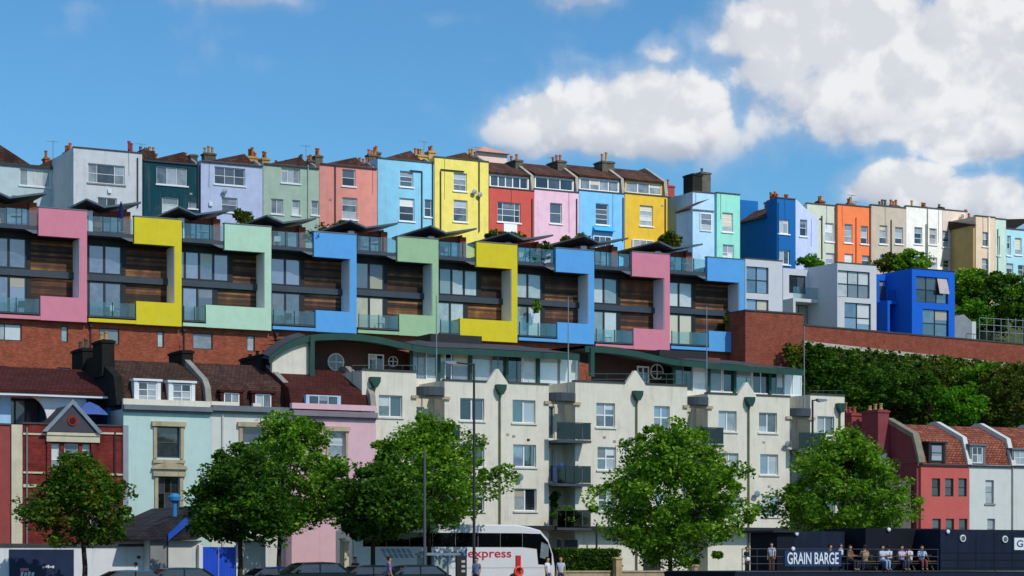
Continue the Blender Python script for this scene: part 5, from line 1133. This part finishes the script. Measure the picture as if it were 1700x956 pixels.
for k in range(2):
    q = MB().box(a + (b - a) * k / 2 + .02, a + (b - a) * (k + 1) / 2 - .02, 110.8, 110.86, 0, e).build('door', BLUEP, gt)
    for j in range(5): x = a + (b - a) * k / 2 + .12 + j * (b - a) / 11; MB().box(x, x + .09, 110.785, 110.798, .1, e - .1).build('board', BLUEP, q)
MB().box(a - .22, a - .01, 110.7, 111, 0, e + .1).build('post', WHITE, gt); MB().box(b + .01, b + .22, 110.7, 111, 0, e + .1).build('post', WHITE, gt)
w2 = thing('yard_wall', 'white yard wall between the blue doors and the black car', 'wall', (S(418, 111.4), 111.4, 0)); a, b, c, e = R(395, 900, 441, 985, 111.4)
MB().box(a, b, 111.4, 111.7, 0, e).build('wall', paint('white_yard_render', '#cfd0cc', .85, .06, .3), w2); MB().box(a - .05, b + .05, 111.32, 111.78, e + .002, e + .1).build('coping', CONC, w2)
shl = thing('bus_shelter', 'grey framed shelter beside the side of the coach', 'bus shelter', (S(722, 104.4), 104.4, .12))
a, b, c, e = R(700, 922, 750, 985, 104.4); MB().box(a - .1, b + .1, 103.6, 105, e, e + .14).build('roof', GREYM, shl)
for x in (a, (a + b) / 2, b):
    MB().box(x - .04, x + .04, 104.8, 104.9, .12, e - .002).build('post', GREYM, shl)
MB().box(a + .05, b - .05, 104.84, 104.86, .4, e - .1).build('glass_panel', G_RAIL, shl)
sg = thing('information_board', 'black information panel on a post by the coach', 'sign', (S(766, 102), 102, .12))
a, b, c, e = R(758, 922, 775, 985, 102); MB().box(a, b, 102, 102.14, .5, e).build('panel', BLACKP, sg); MB().box(a + .18, b - .1, 102.05, 102.1, .12, .498).build('post', PIPE, sg)
for k, y in enumerate((930, 938, 946)): p = R(766, y, 772, y + 4, 102); MB().box(p[0], p[1], 101.985, 101.998, p[2], p[3]).build('pale_label', paint('pale_label', '#b9b09a', .6), sg)
lb = thing('lifebuoy_stand', 'red lifebuoy stand on the quay in front of the coach', 'lifebuoy', (S(861, 97), 97, .12))
REDP = paint('signal_red', '#c81f1c', .45, .05, .05, bump=0); ORNG = paint('buoy_orange', '#e2552a', .5, .05, .05, bump=0)
s_ = S(861, 97); zt1 = Z(861, 922, 97); MB().box(s_ - .13, s_ + .13, 97, 97.1, .12, zt1).build('post', REDP, lb)
rg = MB(); K, J = 20, 8; zc_ = zt1 - .8
for i in range(K):
    for j in range(J):
        A, B_ = 2 * math.pi * i / K, 2 * math.pi * j / J; rr_ = .22 + .06 * math.cos(B_); rg.v.append((s_ - .05 + rr_ * math.cos(A), 96.9 + .075 * math.sin(B_), zc_ + rr_ * math.sin(A)))
rg.f = [(i * J + j, ((i + 1) % K) * J + j, ((i + 1) % K) * J + (j + 1) % J, i * J + (j + 1) % J) for i in range(K) for j in range(J)]
rg.build('ring', ORNG, lb, smooth=True)
def text(name, body, parent, s, n, z, height, mat, width=None, bold=0.):
    cu = bpy.data.curves.new(name, 'FONT'); cu.body = body; cu.size = 1; cu.extrude = .004; cu.offset = bold; cu.materials.append(mat)
    o = bpy.data.objects.new(name, cu); COL.objects.link(o); bb = parent['_b']; o.parent = parent
    o.location = (s - bb[0], n - bb[1], z - bb[2]); o.rotation_euler = (rad(90), 0, 0)
    bpy.context.view_layer.update(); dx = o.dimensions.x or 1
    sc = height / .7; o.scale = ((width / dx) if width else sc, sc, sc); bpy.context.view_layer.update()
    me = bpy.data.meshes.new_from_object(o.evaluated_get(bpy.context.evaluated_depsgraph_get())); mx_ = (o.location.copy(), o.rotation_euler.copy(), o.scale.copy())
    bpy.data.objects.remove(o); q = bpy.data.objects.new(name, me); COL.objects.link(q); q.parent = parent; q.location, q.rotation_euler, q.scale = mx_; q['_b'] = bb
    return q

# ================================================================== coach
DBUS = 112.6
bs = thing('coach', 'white express coach with dark windows parked before the cream flats', 'coach', (S(750, DBUS), DBUS, .004))
B0, B1 = S(586, DBUS), S(922, DBUS); ztop = Z(850, 871, DBUS); wB = 2.55
CWH = paint('coach_white', '#e4e6ea', .25, .02, .05, bump=0); CGL = glass('coach_glazing', '#040507', '#0c0f13', 1.35, .03)
front = [(B1 - .02, .45), (B1, 1.3), (B1 - .12, 2.1), (B1 - .42, 2.9), (B1 - .95, 3.45), (B1 - 1.7, ztop - .12), (B1 - 2.6, ztop)]
outl = [(B0, .4), (B0, ztop - .4), (B0 + .35, ztop)] + front[::-1]
m = MB(); k = len(outl)
for (n_, f) in ((DBUS, .0), (DBUS + .12, 1.), (DBUS + wB - .12, 1.), (DBUS + wB, .0)):
    cx_, cz2 = (B0 + B1) / 2, 2.
    for p in outl: m.v.append((p[0] - (.05 if f == 0 else 0) * (1 if p[0] > cx_ else -1), n_, p[1] - (.07 if f == 0 and p[1] > 2 else 0)))
for r in range(3): m.f += [(r * k + i, r * k + (i + 1) % k, (r + 1) * k + (i + 1) % k, (r + 1) * k + i) for i in range(k)]
m.f += [tuple(range(k)), tuple(3 * k + i for i in reversed(range(k)))]; m.build('body', CWH, bs, smooth=False)
zb0, zb1 = Z(850, 908, DBUS), Z(850, 885, DBUS)
glz = [(B0 + .6, zb0), (B0 + .6, zb1)]; xa = B0 + .6; xe = B1 - 2.2; ng = 7
for i in range(ng):
    a, b = xa + (xe - xa) * i / ng, xa + (xe - xa) * (i + 1) / ng
    MB().box(a + .012, b - .012, DBUS - .02, DBUS - .002, zb0, zb1).build('side_window', CGL, bs)
a = xe + .012; MB().prism([(a, zb0), (B1 - 1.25, zb0 - .1), (B1 - 1.15, zb0 - 1.0), (B1 - .25, zb0 - 1.05), (B1 - .25, 2.05), (B1 - .5, 2.75), (B1 - 1.0, 3.25), (B1 - 1.6, zb1 - .02), (a, zb1)], DBUS - .02, DBUS - .002, 'n').build('cab_window', CGL, bs)
MB().prism([(B1 - 1.05, zb0 - .6), (B1 - .5, zb0 - .75), (B1 - .45, zb0 + .1), (B1 - .95, zb0 + .3)], DBUS - .028, DBUS - .021, 'n').build('cab_blind', G_LIGHT, bs)
wsd = MB(); P_ = [(B1 + .012, 1.35), (B1 - .105, 2.12), (B1 - .405, 2.92), (B1 - .93, 3.47)]
for (p, q) in zip(P_[:-1], P_[1:]): wsd.quad((p[0], DBUS + .15, p[1]), (p[0], DBUS + wB - .15, p[1]), (q[0], DBUS + wB - .15, q[1]), (q[0], DBUS + .15, q[1]))
wsd.build('windscreen', CGL, bs)
for x in (B0 + 2.6, B0 + 3.9, B1 - 2.7):
    for n_ in (DBUS - .01, DBUS + wB - .29):
        t_ = MB().lathe((x, n_, .5), [(.2, 0), (.46, .0), (.5, .05), (.5, .26), (.46, .3), (.2, .3)], 18, 'n').build('wheel', paint('tyre_rubber', '#17171a', .9), bs)
        MB().lathe((x, n_ - .012, .5), [(.05, 0), (.26, .0), (.28, .05), (.28, .2)], 14, 'n').build('rim', GREYM, t_)
x = B1 + .15; mr = MB().tube((B1 - .35, DBUS - .02, 3.0), (x + .1, DBUS - .32, 2.9), .03).prism([(x, 2.9), (x + .22, 2.85), (x + .2, 2.35), (x + .02, 2.35)], DBUS - .42, DBUS - .3, 'n').build('mirror', BLACKP, bs)
REDT = paint('lettering_red', '#c5203a', .4, .02, 0, bump=0); BLUT = paint('lettering_blue', '#2f6fb3', .4, .02, 0, bump=0)
zt_ = Z(810, 925, DBUS); text('lettering', 'express', bs, S(776, DBUS), DBUS - .012, zt_, (Z(810, 912, DBUS) - zt_) * 1.08, REDT, S(848, DBUS) - S(776, DBUS), .012)
text('lettering', 'national', bs, S(694, DBUS), DBUS - .012, zt_, (Z(810, 912, DBUS) - zt_) * 1.08, BLUT, S(774, DBUS) - S(694, DBUS), .012)
for i in range(6):
    for j in range(2):
        a = S(636 + i * 8.5 + j * 4, DBUS); z0_ = Z(660, 918 + j * 8, DBUS); MB().prism([(a, z0_), (a + .2, z0_), (a + .02, z0_ + .24), (a - .18, z0_ + .24)], DBUS - .012, DBUS - .002, 'n').build('chevron', paint('chevron_blue', '#8fa3bb', .4, .05, 0, bump=0), bs)
for z_ in (1.25, .75): MB().box(B0 + .2, B1 - .5, DBUS - .008, DBUS - .002, z_, z_ + .02).build('panel_seam', GREYM, bs)

# ================================================================== parked cars
TYRE = MATS['tyre_rubber']
def car(label, px, d, colr, L=4.2, Hc=1.48, wd=1.75, flip=False, roofr=None):
    s_ = S(px, d); zb = .124 if d < 104.9 else .004; root = thing('parked_car', label, 'car', (s_, d, zb), 'cars parked along the quay'); m_ = paint('car_' + colr[1:], colr, .22, .05, .04, bump=0, metal=.2)
    q = -1 if flip else 1; X = lambda t: s_ + q * (t - .5) * L; Zc = lambda h_: zb + h_ * Hc / 1.48
    lower = [(0.01, .32), (.0, .62), (.04, .86), (.26, .95), (.9, .97), (.985, .9), (1., .6), (.99, .32), (.88, .24), (.1, .24)]
    b_ = MB(); k = len(lower)
    for n_, ins in ((d, .05), (d + .1, 0), (d + wd - .1, 0), (d + wd, .05)): b_.v += [(X(.5 + (t - .5) * (1 - ins * .3)), n_, Zc(h_ - (ins * .6 if h_ > .5 else 0))) for t, h_ in lower]
    for r in range(3): b_.f += [(r * k + i, r * k + (i + 1) % k, (r + 1) * k + (i + 1) % k, (r + 1) * k + i) for i in range(k)]
    b_.f += [tuple(range(k)), tuple(3 * k + i for i in reversed(range(k)))]; b_.build('body', m_, root, smooth=False)
    cab = [(.24, .95), (.40, 1.38), (.80, 1.40), (.93, .97)]
    g_ = MB(); ins = .2
    for n_, up_ in ((d + .06, 0), (d + wd - .06, 0)): pass
    v0 = [(X(t), d + (.06 if h_ < 1 else ins), Zc(h_)) for t, h_ in cab]; v1 = [(X(t), d + wd - (.06 if h_ < 1 else ins), Zc(h_)) for t, h_ in cab]
    g_.v = v0 + v1; g_.f = [(0, 1, 2, 3), (7, 6, 5, 4), (0, 4, 5, 1), (1, 5, 6, 2), (2, 6, 7, 3), (3, 7, 4, 0)]; g_.build('glasshouse', glass('car_glazing', '#0a1218', '#203440', 2.2, .05), root)
    rf_ = [(.385, 1.375), (.44, 1.44), (.6, 1.475), (.74, 1.455), (.815, 1.395)]
    MB().prism([(X(t), Zc(h_)) for t, h_ in rf_] + [(X(.80), Zc(1.372)), (X(.40), Zc(1.352))], d + ins - .02, d + wd - ins + .02, 'n').build('roof', m_, root)
    for n_, n2 in ((d + .05, d + ins - .02), (d + wd - .05, d + wd - ins + .02)):
        for (t0, t1, w_) in ((.235, .395, .035), (.575, .585, .035), (.925, .8, .05)):
            MB().tube((X(t0), n_, Zc(.95)), (X(t1), n2, Zc(1.385)), w_, seg=5).build('pillar', BLACKP, root)
    for t in (.17, .82):
        for n_ in (d - .01, d + wd - .21):
            t_ = MB().lathe((X(t), n_, zb + .32), [(.15, 0), (.29, 0), (.32, .04), (.32, .18), (.29, .22), (.15, .22)], 16, 'n').build('wheel', TYRE, root); MB().lathe((X(t), n_ - .008, zb + .32), [(.05, 0), (.18, 0), (.2, .04), (.2, .15)], 12, 'n').build('rim', GREYM, t_)
    for n_ in (d + .1, d + wd - .4): MB().box(min(X(.0), X(.03)) - .0, max(X(0), X(.03)), n_, n_ + .3, Zc(.62), Zc(.76)).build('headlight', G_LIGHT, root)
    for n_ in (d - .14, d + wd + .01): MB().box(min(X(.30), X(.33)), max(X(.30), X(.33)), n_, n_ + .13, Zc(.98), Zc(1.1)).build('mirror', m_, root)
    return root
car('teal blue car whose roof shows before the slate roofed shed', 296, 98.6, '#174a66', 4.3, 1.24)
car('pale blue car mostly below the picture edge beside the hoarding', 215, 98.6, '#3d7396', 4.2, 1.12)
car('black estate car parked beyond the blue doors', 522, 98.8, '#101418', 4.5, 1.5, 1.85)
car('dark navy car parked right behind the black estate car', 612, 101.5, '#16233e', 4.2, 1.34)
car('dark grey car parked below the tall grey post', 690, 98.8, '#20262c', 4.2, 1.36)
car('small deep blue car beneath the off white yard wall', 455, 102.2, '#1b3f86', 3.8, 1.26)

# ================================================================== people
SKIN = paint('skin', '#b98a70', .6, .05, 0, bump=0)
def skin_mesh(name, V, E, Rr, mat, sub=1, root_i=0):
    me = bpy.data.meshes.new(name); me.from_pydata(V, E, []); me.materials.append(mat)
    o = bpy.data.objects.new(name, me); COL.objects.link(o); o.modifiers.new('skin', 'SKIN')
    for i, r in enumerate(Rr): me.skin_vertices[0].data[i].radius = r if isinstance(r, tuple) else (r, r); me.skin_vertices[0].data[i].use_root = (i == root_i)
    ss = o.modifiers.new('sub', 'SUBSURF'); ss.levels = sub; ss.render_levels = sub
    dg = bpy.context.evaluated_depsgraph_get(); ev = o.evaluated_get(dg); m2 = bpy.data.meshes.new_from_object(ev)
    m2.polygons.foreach_set('use_smooth', [True] * len(m2.polygons)); m2.materials.clear(); m2.materials.append(None); bpy.data.objects.remove(o); bpy.data.meshes.remove(me)
    m2.name = name; return m2
def pose_meshes(pose):
    if pose == 'stand':
        hip, wst, ch, nk = .94, 1.08, 1.30, 1.47
        leg = lambda q: [(.09 * q, 0, .9), (.1 * q, -.02, .5), (.1 * q, .02, .1), (.11 * q, -.14, .045)]
        arm = lambda q: [(.17 * q, .01, 1.40), (.22 * q, .03, 1.14), (.21 * q, -.06, .92), (.205 * q, -.09, .84)]
        ty = 0
    else:
        hip, wst, ch, nk = .5, .64, .86, 1.03
        leg = lambda q: [(.09 * q, -.02, .5), (.11 * q, -.42, .5), (.11 * q, -.40, .1), (.12 * q, -.55, .05)]
        arm = lambda q: [(.17 * q, -.03, .96), (.24 * q, -.12, .72), (.15 * q, -.34, .74), (.1 * q, -.42, .75)]
        ty = -.04
    T = [(0, 0, hip), (0, ty * .3, wst), (0, ty * .7, ch), (0, ty, nk), (0, ty - .01, nk + .09), (0, ty - .02, nk + .17), (0, ty - .01, nk + .245)]
    TR = [.13, .12, (.15, .115), .055, (.07, .078), (.078, .095), (.055, .065)]
    V, E, Rr = list(T), [(i, i + 1) for i in range(6)], list(TR)
    nose = len(V); V.append((0, ty - .115, nk + .15)); E.append((5, nose)); Rr.append(.014)
    for q in (-1, 1):
        ear = len(V); V.append((.085 * q, ty, nk + .16)); E.append((5, ear)); Rr.append((.012, .02))
        b = len(V); P_ = leg(q); V += P_; E += [(0, b), (b, b + 1), (b + 1, b + 2), (b + 2, b + 3)]; Rr += [.085, .056, .04, .035]
        b = len(V); P_ = arm(q); V += P_; E += [(2, b), (b, b + 1), (b + 1, b + 2), (b + 2, b + 3)]; Rr += [.055, .042, .03, (.034, .018)]
        h_ = Vector(P_[3]); dv = (h_ - Vector(P_[2])).normalized(); sv = Vector((0, 1, 0)) if pose == 'stand' else Vector((1, 0, 0))
        for j, ln in enumerate((.075, .085, .08, .065)):
            r0 = h_ + sv * (-.028 + j * .019); m_ = r0 + dv * ln * .55; t_ = m_ + dv * ln * .4 + Vector((-.012 * q, 0, -.008))
            i0 = len(V); V += [tuple(m_), tuple(t_)]; E += [(b + 3, i0), (i0, i0 + 1)]; Rr += [.0095, .008]
        i0 = len(V); t1 = h_ - dv * .03 - sv * .045; V += [tuple(t1), tuple(t1 + dv * .045 - sv * .01)]; E += [(b + 3, i0), (i0, i0 + 1)]; Rr += [.011, .009]
    body = skin_mesh('body_' + pose, V, E, Rr, None)
    V, E, Rr = [(0, 0, hip - .02), (0, ty * .3, wst), (0, ty * .7, ch), (0, ty * .9, nk - .045)], [(0, 1), (1, 2), (2, 3)], [.155, .145, (.175, .14), .085]
    for q in (-1, 1):
        P_ = arm(q); b = len(V); e_ = Vector(P_[0]).lerp(Vector(P_[1]), .75); V += [P_[0], tuple(e_)]; E += [(2, b), (b, b + 1)]; Rr += [.075, .066]
    shirt = skin_mesh('shirt_' + pose, V, E, Rr, None, root_i=1)
    V, E, Rr = [(0, 0, hip + .02), (0, 0, hip - .04)], [(0, 1)], [.15, .145]
    for q in (-1, 1):
        P_ = leg(q); b = len(V); V += P_[:3]; E += [(1, b), (b, b + 1), (b + 1, b + 2)]; Rr += [.105, .075, .06]
    trousers = skin_mesh('trousers_' + pose, V, E, Rr, None)
    hm = MB(); hm.lathe((0, ty - .0, nk + .15), [(.09, -.02), (.098, .04), (.085, .1), (.05, .135), (.01, .145)], 12)
    hm.v = [(x, y * 1.12 + .018 - (0 if z > nk + .19 else .0) + (.03 if (y < ty and z < nk + .2) else 0), z) for x, y, z in hm.v]
    hair = bpy.data.meshes.new('hair_' + pose); hair.from_pydata(hm.v, [], hm.f); hair.materials.append(None); hair.polygons.foreach_set('use_smooth', [True] * len(hair.polygons))
    return body, shirt, trousers, hair
POSES = {p: pose_meshes(p) for p in ('stand', 'sit')}
def person(label, px, d, z0, pose, turn, shirt, legs, hair, scale=1.):
    root = thing('person', label, 'person', (S(px, d), d, z0), 'people on the quay and the barge', turn); root.scale = (scale,) * 3
    for nm, me, colr in zip(('body', 'shirt', 'trousers', 'hair'), POSES[pose], (None, shirt, legs, hair)):
        o = bpy.data.objects.new(nm, me); COL.objects.link(o); o.parent = root; o['_b'] = (0, 0, 0)
        o.material_slots[0].link = 'OBJECT'; o.material_slots[0].material = SKIN if colr is None else paint('cloth_' + colr[1:], colr, .9, .06, 0, bump=0)
QP = .12
person('person in a white shirt walking near the coach front', 909, 100, QP, 'stand', .6, '#e6e6e8', '#2a3040', '#2a1d14')
person('person in a pale grey top behind the one in white', 931, 102, QP, 'stand', -.4, '#b9bfc6', '#3a3f49', '#7a6044')
person('person in a pink and blue top beside the parked cars', 646, 97.6, QP, 'stand', 1.4, '#7a6fa8', '#2a2f3d', '#1d1713')
person('person in dark clothes among the parked cars', 590, 104.2, QP, 'stand', .2, '#3a2730', '#23262d', '#20140f')
person('person in a blue grey top standing by the black information panel', 791, 98, QP, 'stand', -.9, '#66789c', '#27313f', '#241812', .98)

# ================================================================== the moored barge
D1 = 82.
NAVY = paint('navy_steel', '#141f33', .65, .2, .45, '#2b3750', bump=.1); NAVY2 = paint('blue_black_steel', '#0d1320', .65, .2, .3, '#1d2636', bump=.1)
bg_ = thing('moored_barge', 'dark navy steel bar barge moored along the quay', 'barge', (S(1500, D1), D1, -2.2))
e0, e1 = S(1226, D1), S(1900, D1); dk = 1.12
MB().prism([(e0 + 1.2, -2.6), (e1, -2.6), (e1, dk), (e0 - .2, dk + .05), (e0, dk - .9)], D1, D1 + 6, 'n').build('hull', NAVY2, bg_)
MB().box(e0 - .25, e1, D1 - .09, D1 - .004, dk - .2, dk - .02).build('rubbing_strake', NAVY, bg_); MB().box(e0 - .1, e1 - .1, D1 + .02, D1 + 5.98, dk + .052, dk + .09).build('deck', paint('deck_grey', '#4c5055', .9), bg_)
dk += .09
def cab(x0, x1, yt, n0, n1, m, nm='deckhouse'):
    a, b = S(x0, D1 + n0), S(x1, D1 + n0); z1 = Z((x0 + x1) / 2, yt, D1 + n0); return MB().box(a, b, D1 + n0, D1 + n1, dk + .003, z1).build(nm, m, bg_)
c1 = cab(1437, 1561, 877, 2.2, 5.6, NAVY2); c2 = cab(1561.3, 1900, 880, .35, 5.8, NAVY); c3 = cab(1290, 1318, 884, 2.4, 4.6, NAVY2); c4 = cab(1318.3, 1402, 882, 3.4, 4.6, NAVY, 'screen_wall')
MB().box(S(1284, D1 + 2.2), S(1330, D1 + 2.2), D1 + 2.2, D1 + 4.8, Z(1304, 884, D1 + 2.4) + .004, Z(1304, 884, D1 + 2.4) + .1).build('deckhouse_roof', BLACKP, bg_)
for px in (1597.5, 1667.5):
    s_, z_ = S(px, D1 + .35), Z(px, 893.5 if px < 1650 else 895, D1 + .35)
    p_ = MB().lathe((s_, D1 + .28, z_), [(.15, 0), (.17, 0), (.17, .06), (.14, .065)], 18, 'n').build('porthole', WHITE, bg_); MB().lathe((s_, D1 + .262, z_), [(.115, 0), (.115, .015)], 16, 'n').build('pane', G_DARK, p_)
for px, py in ((1321, 886), (1474, 879), (1572, 882.5), (1315, 911), (1650, 951), (1240, 928), (1528, 950)):
    nn0 = D1 + (.35 if px > 1561 else 2.2 if px > 1437 else 3.4 if py < 900 else .05); s_, z_ = S(px, nn0), Z(px, py, nn0)
    MB().lathe((s_, nn0 - .14, z_), [(.03, 0), (.09, .02), (.1, .08), (.05, .13)], 8, 'n').build('bulkhead_lamp', WHITE, bg_)
a, b, c, e = R(1683, 893, 1790, 913, D1 + .35); MB().box(a, b, D1 + .3, D1 + .347, c, e).build('name_board', WHITE, bg_)
NT_ = paint('navy_lettering', '#1c2f5c', .5, .02, 0, bump=0); text('lettering', 'GRAIN BARGE', bg_, a + .12, D1 + .292, c + .15, (e - c) * .55, NT_, (b - a) - .3, .01)
for y in (918, 930, 943): MB().box(S(1561, D1 + .35), S(1900, D1 + .35), D1 + .335, D1 + .348, Z(1600, y, D1 + .35), Z(1600, y, D1 + .35) + .03).build('plate_seam', NAVY2, bg_)
for k in range(7): x = S(1590 + k * 30, D1 + .35); MB().box(x, x + .03, D1 + .335, D1 + .348, dk + .02, Z(1600, 884, D1 + .35)).build('plate_seam', NAVY2, bg_)
# rail with the long name sign
zr_ = dk + 1.0
for k in range(14):
    px = 1232 + k * 25
    if px < 1560: MB().tube((S(px, D1 + .12), D1 + .12, dk), (S(px, D1 + .12), D1 + .12, zr_), .022, seg=5).build('rail_post', RAILD, bg_)
for z_ in (zr_, dk + .66, dk + .33): MB().tube((S(1232, D1 + .12), D1 + .12, z_), (S(1558, D1 + .12), D1 + .12, z_), .018, seg=5).build('rail', RAILD, bg_)
a, b, c, e = R(1303, 914, 1397, 940, D1 + .02); sb = MB().box(a, b, D1 + .02, D1 + .07, c, e).build('name_sign', paint('sign_blue', '#14305c', .5, .08, .1, bump=0), bg_)
text('lettering', 'GRAIN BARGE', bg_, S(1307, D1), D1 + .012, Z(1350, 936, D1), Z(1350, 917, D1) - Z(1350, 936, D1), WHITE, S(1392, D1) - S(1307, D1), .012)
# tables, benches and guests on deck
WD = woodmat('deck_furniture_wood', [(0, '#2f2218'), (1, '#6d5238')])
for i, px in enumerate((1424, 1478, 1518)):
    d = D1 + 1.0; s_ = S(px, d); t = thing('picnic_table', ['wooden picnic table on the barge nearest the name sign', 'wooden picnic table on the barge in the middle of the guests', 'wooden picnic table on the barge close to the navy deckhouse'][i], 'table', (s_, d, dk), 'picnic tables on the barge')
    MB().box(s_ - .75, s_ + .75, d - .35, d + .35, dk + .7, dk + .75).build('table_top', WD, t)
    for q in (-1, 1):
        MB().box(s_ - .75, s_ + .75, d + q * .7 - .13, d + q * .7 + .13, dk + .42, dk + .46).build('bench', WD, t)
        for x in (-.55, .55): MB().tube((s_ + x, d + q * .75, dk), (s_ + x, d + q * .25, dk + .7), .04, seg=5).build('leg', WD, t)
G_ = [('seated guest with bare brown shoulders near the name sign', 1410, .35, '#7a5a48', '#30333c', '#20150f', .3), ('seated guest in a tan top at the first picnic table', 1436, .3, '#a98a72', '#6a6f7a', '#38281c', 2.9),
      ('seated guest in a pale blue shirt in the middle of the barge', 1464, .25, '#b7c8de', '#8fa5c2', '#1f1611', .2), ('seated guest in a light blue shirt and shorts beside the pale blue one', 1476, 1.6, '#c5d3e6', '#7d95b8', '#2b1c13', 3.0),
      ('seated guest in a lilac shirt with dark hair', 1496, .3, '#c9b9d6', '#3d4657', '#17110d', .1), ('seated guest in a white lavender top with a bag', 1510, 1.7, '#ded6e6', '#a8868a', '#2c1b14', 3.1),
      ('seated guest in a sky blue shirt at the end of the bench', 1530, .3, '#a9c3e4', '#7b4a42', '#211610', -.3)]
for lb_, px, dn, sh_, lg_, hr_, tn in G_: person(lb_, px, D1 + dn, dk, 'sit', tn, sh_, lg_, hr_, .92)
person('guest in a pale shirt standing behind the end of the name sign', 1396, D1 + 1.4, dk, 'stand', .4, '#cfd8e4', '#2d3340', '#5a4231', .72)
person('guest with a pink face behind the middle of the name sign', 1378, D1 + 2., dk - .3, 'stand', .9, '#8a6a66', '#2d3340', '#2a1a12', .88)
person('guest in a light checked shirt at the bow of the barge', 1281, D1 + 1.2, dk - .1, 'stand', -.8, '#c6ccd6', '#6a4b3e', '#2a1e17', .8)
person('guest in dark clothes at the very bow of the barge', 1240, D1 + 1.6, dk - .2, 'stand', .3, '#1f2328', '#22252c', '#17110d', .75)
# chairs and tables on the modern roof terraces and balconies
NTH = ['first', 'second', 'third', 'fourth', 'fifth', 'sixth', 'seventh', 'eighth', 'ninth']
def chair(label, s, n, z, m, turn=0.):
    c = thing('terrace_chair', label, 'chair', (s, n, z), 'terrace chairs', turn); q = lambda *a: MB().box(*a)
    q(s - .24, s + .24, n - .24, n + .24, z + .42, z + .46).build('seat', m, c); q(s - .24, s + .24, n + .2, n + .24, z + .5, z + .9).build('backrest', m, c)
    for x in (-.2, .2):
        for y in (-.2, .2): MB().tube((s + x, n + y, z), (s + x, n + y, z + (.9 if y > 0 else .42)), .02, seg=5).build('leg', m, c)
CHM = [paint('white_plastic', '#d9dcdd', .5), paint('teak', '#8a6440', .7), paint('black_mesh', '#202326', .6)]
for (ui, u0, ub, ul, zf, zl) in FURN:
    L_ = (ub - u0)
    chair('garden chair on the roof terrace of the %s coloured house counting from the pink end' % NTH[ui], u0 + L_ * random.uniform(.2, .35), DF + 1.2, zf + .01, CHM[ui % 3], random.uniform(-1, 1))
    if ui % 2 == 0:
        t = thing('terrace_table', 'small table on the roof terrace of the %s coloured house from the pink end' % NTH[ui], 'table', (u0 + L_ * .62, DF + 1.2, zf), 'terrace tables')
        MB().lathe((u0 + L_ * .62, DF + 1.2, zf + .7), [(.4, 0), (.4, .03)], 14).build('table_top', CHM[(ui + 1) % 3], t); MB().lathe((u0 + L_ * .62, DF + 1.2, zf + .01), [(.22, 0), (.2, .03), (.03, .06), (.03, .69)], 9).build('pedestal', CHM[2], t)
    if ui in (0, 1, 3, 4, 7): chair('chair on the lower glass balcony of the %s coloured house counting from the pink end' % NTH[ui], u0 + (ul - u0) * random.uniform(.35, .75), DF + .75, zl + .003, CHM[(ui + 2) % 3], random.uniform(-1, 1))
um = thing('parasol', 'closed navy parasol on the roof terrace of the first yellow house', 'parasol', (S(201, DF + .9), DF + .9, Z(201, 386, DF + .9)))
s_, z_ = S(201, DF + .9), Z(201, 386, DF + .9); hgt = Z(201, 334, DF + .9) - z_
MB().lathe((s_, DF + .9, z_), [(.03, 0), (.03, hgt * .35), (.16, hgt * .36), (.17, hgt * .6), (.1, hgt * .9), (.02, hgt)], 9).build('canopy', paint('navy_fabric', '#14225c', .9), um); MB().lathe((s_, DF + .9, z_), [(.25, 0), (.25, .07), (.05, .1)], 10).build('base', CONC, um)
tp = thing('tarpaulin', 'bright blue tarpaulin bundled on the middle balcony of the cream flats', 'tarpaulin', (S(941, DA - .6), DA - .6, Z(941, 803, DA - .6)))
t_ = MB(); z_ = Z(941, 802, DA - .6)
for k in range(14):
    a = S(922 + k * 2.7, DA - .6); t_.v += [(a, DA - .85 + .1 * math.sin(k * 1.9), z_), (a, DA - .75 + .08 * math.cos(k * 1.3), z_ + 1.0 + .25 * math.sin(k * .55)), (a, DA - .3, z_ + .9 + .2 * math.sin(k * .8)), (a, DA - .2, z_)]
t_.f = [(k * 4 + j, k * 4 + 4 + j, k * 4 + 5 + j, k * 4 + 1 + j) for k in range(13) for j in range(3)] + [(3, 2, 1, 0), (52, 53, 54, 55)]; t_.build('sheet', paint('tarp_blue', '#1a4f9c', .4, .1, 0), tp)

for o in bpy.data.objects:
    if '_b' in o: del o['_b']
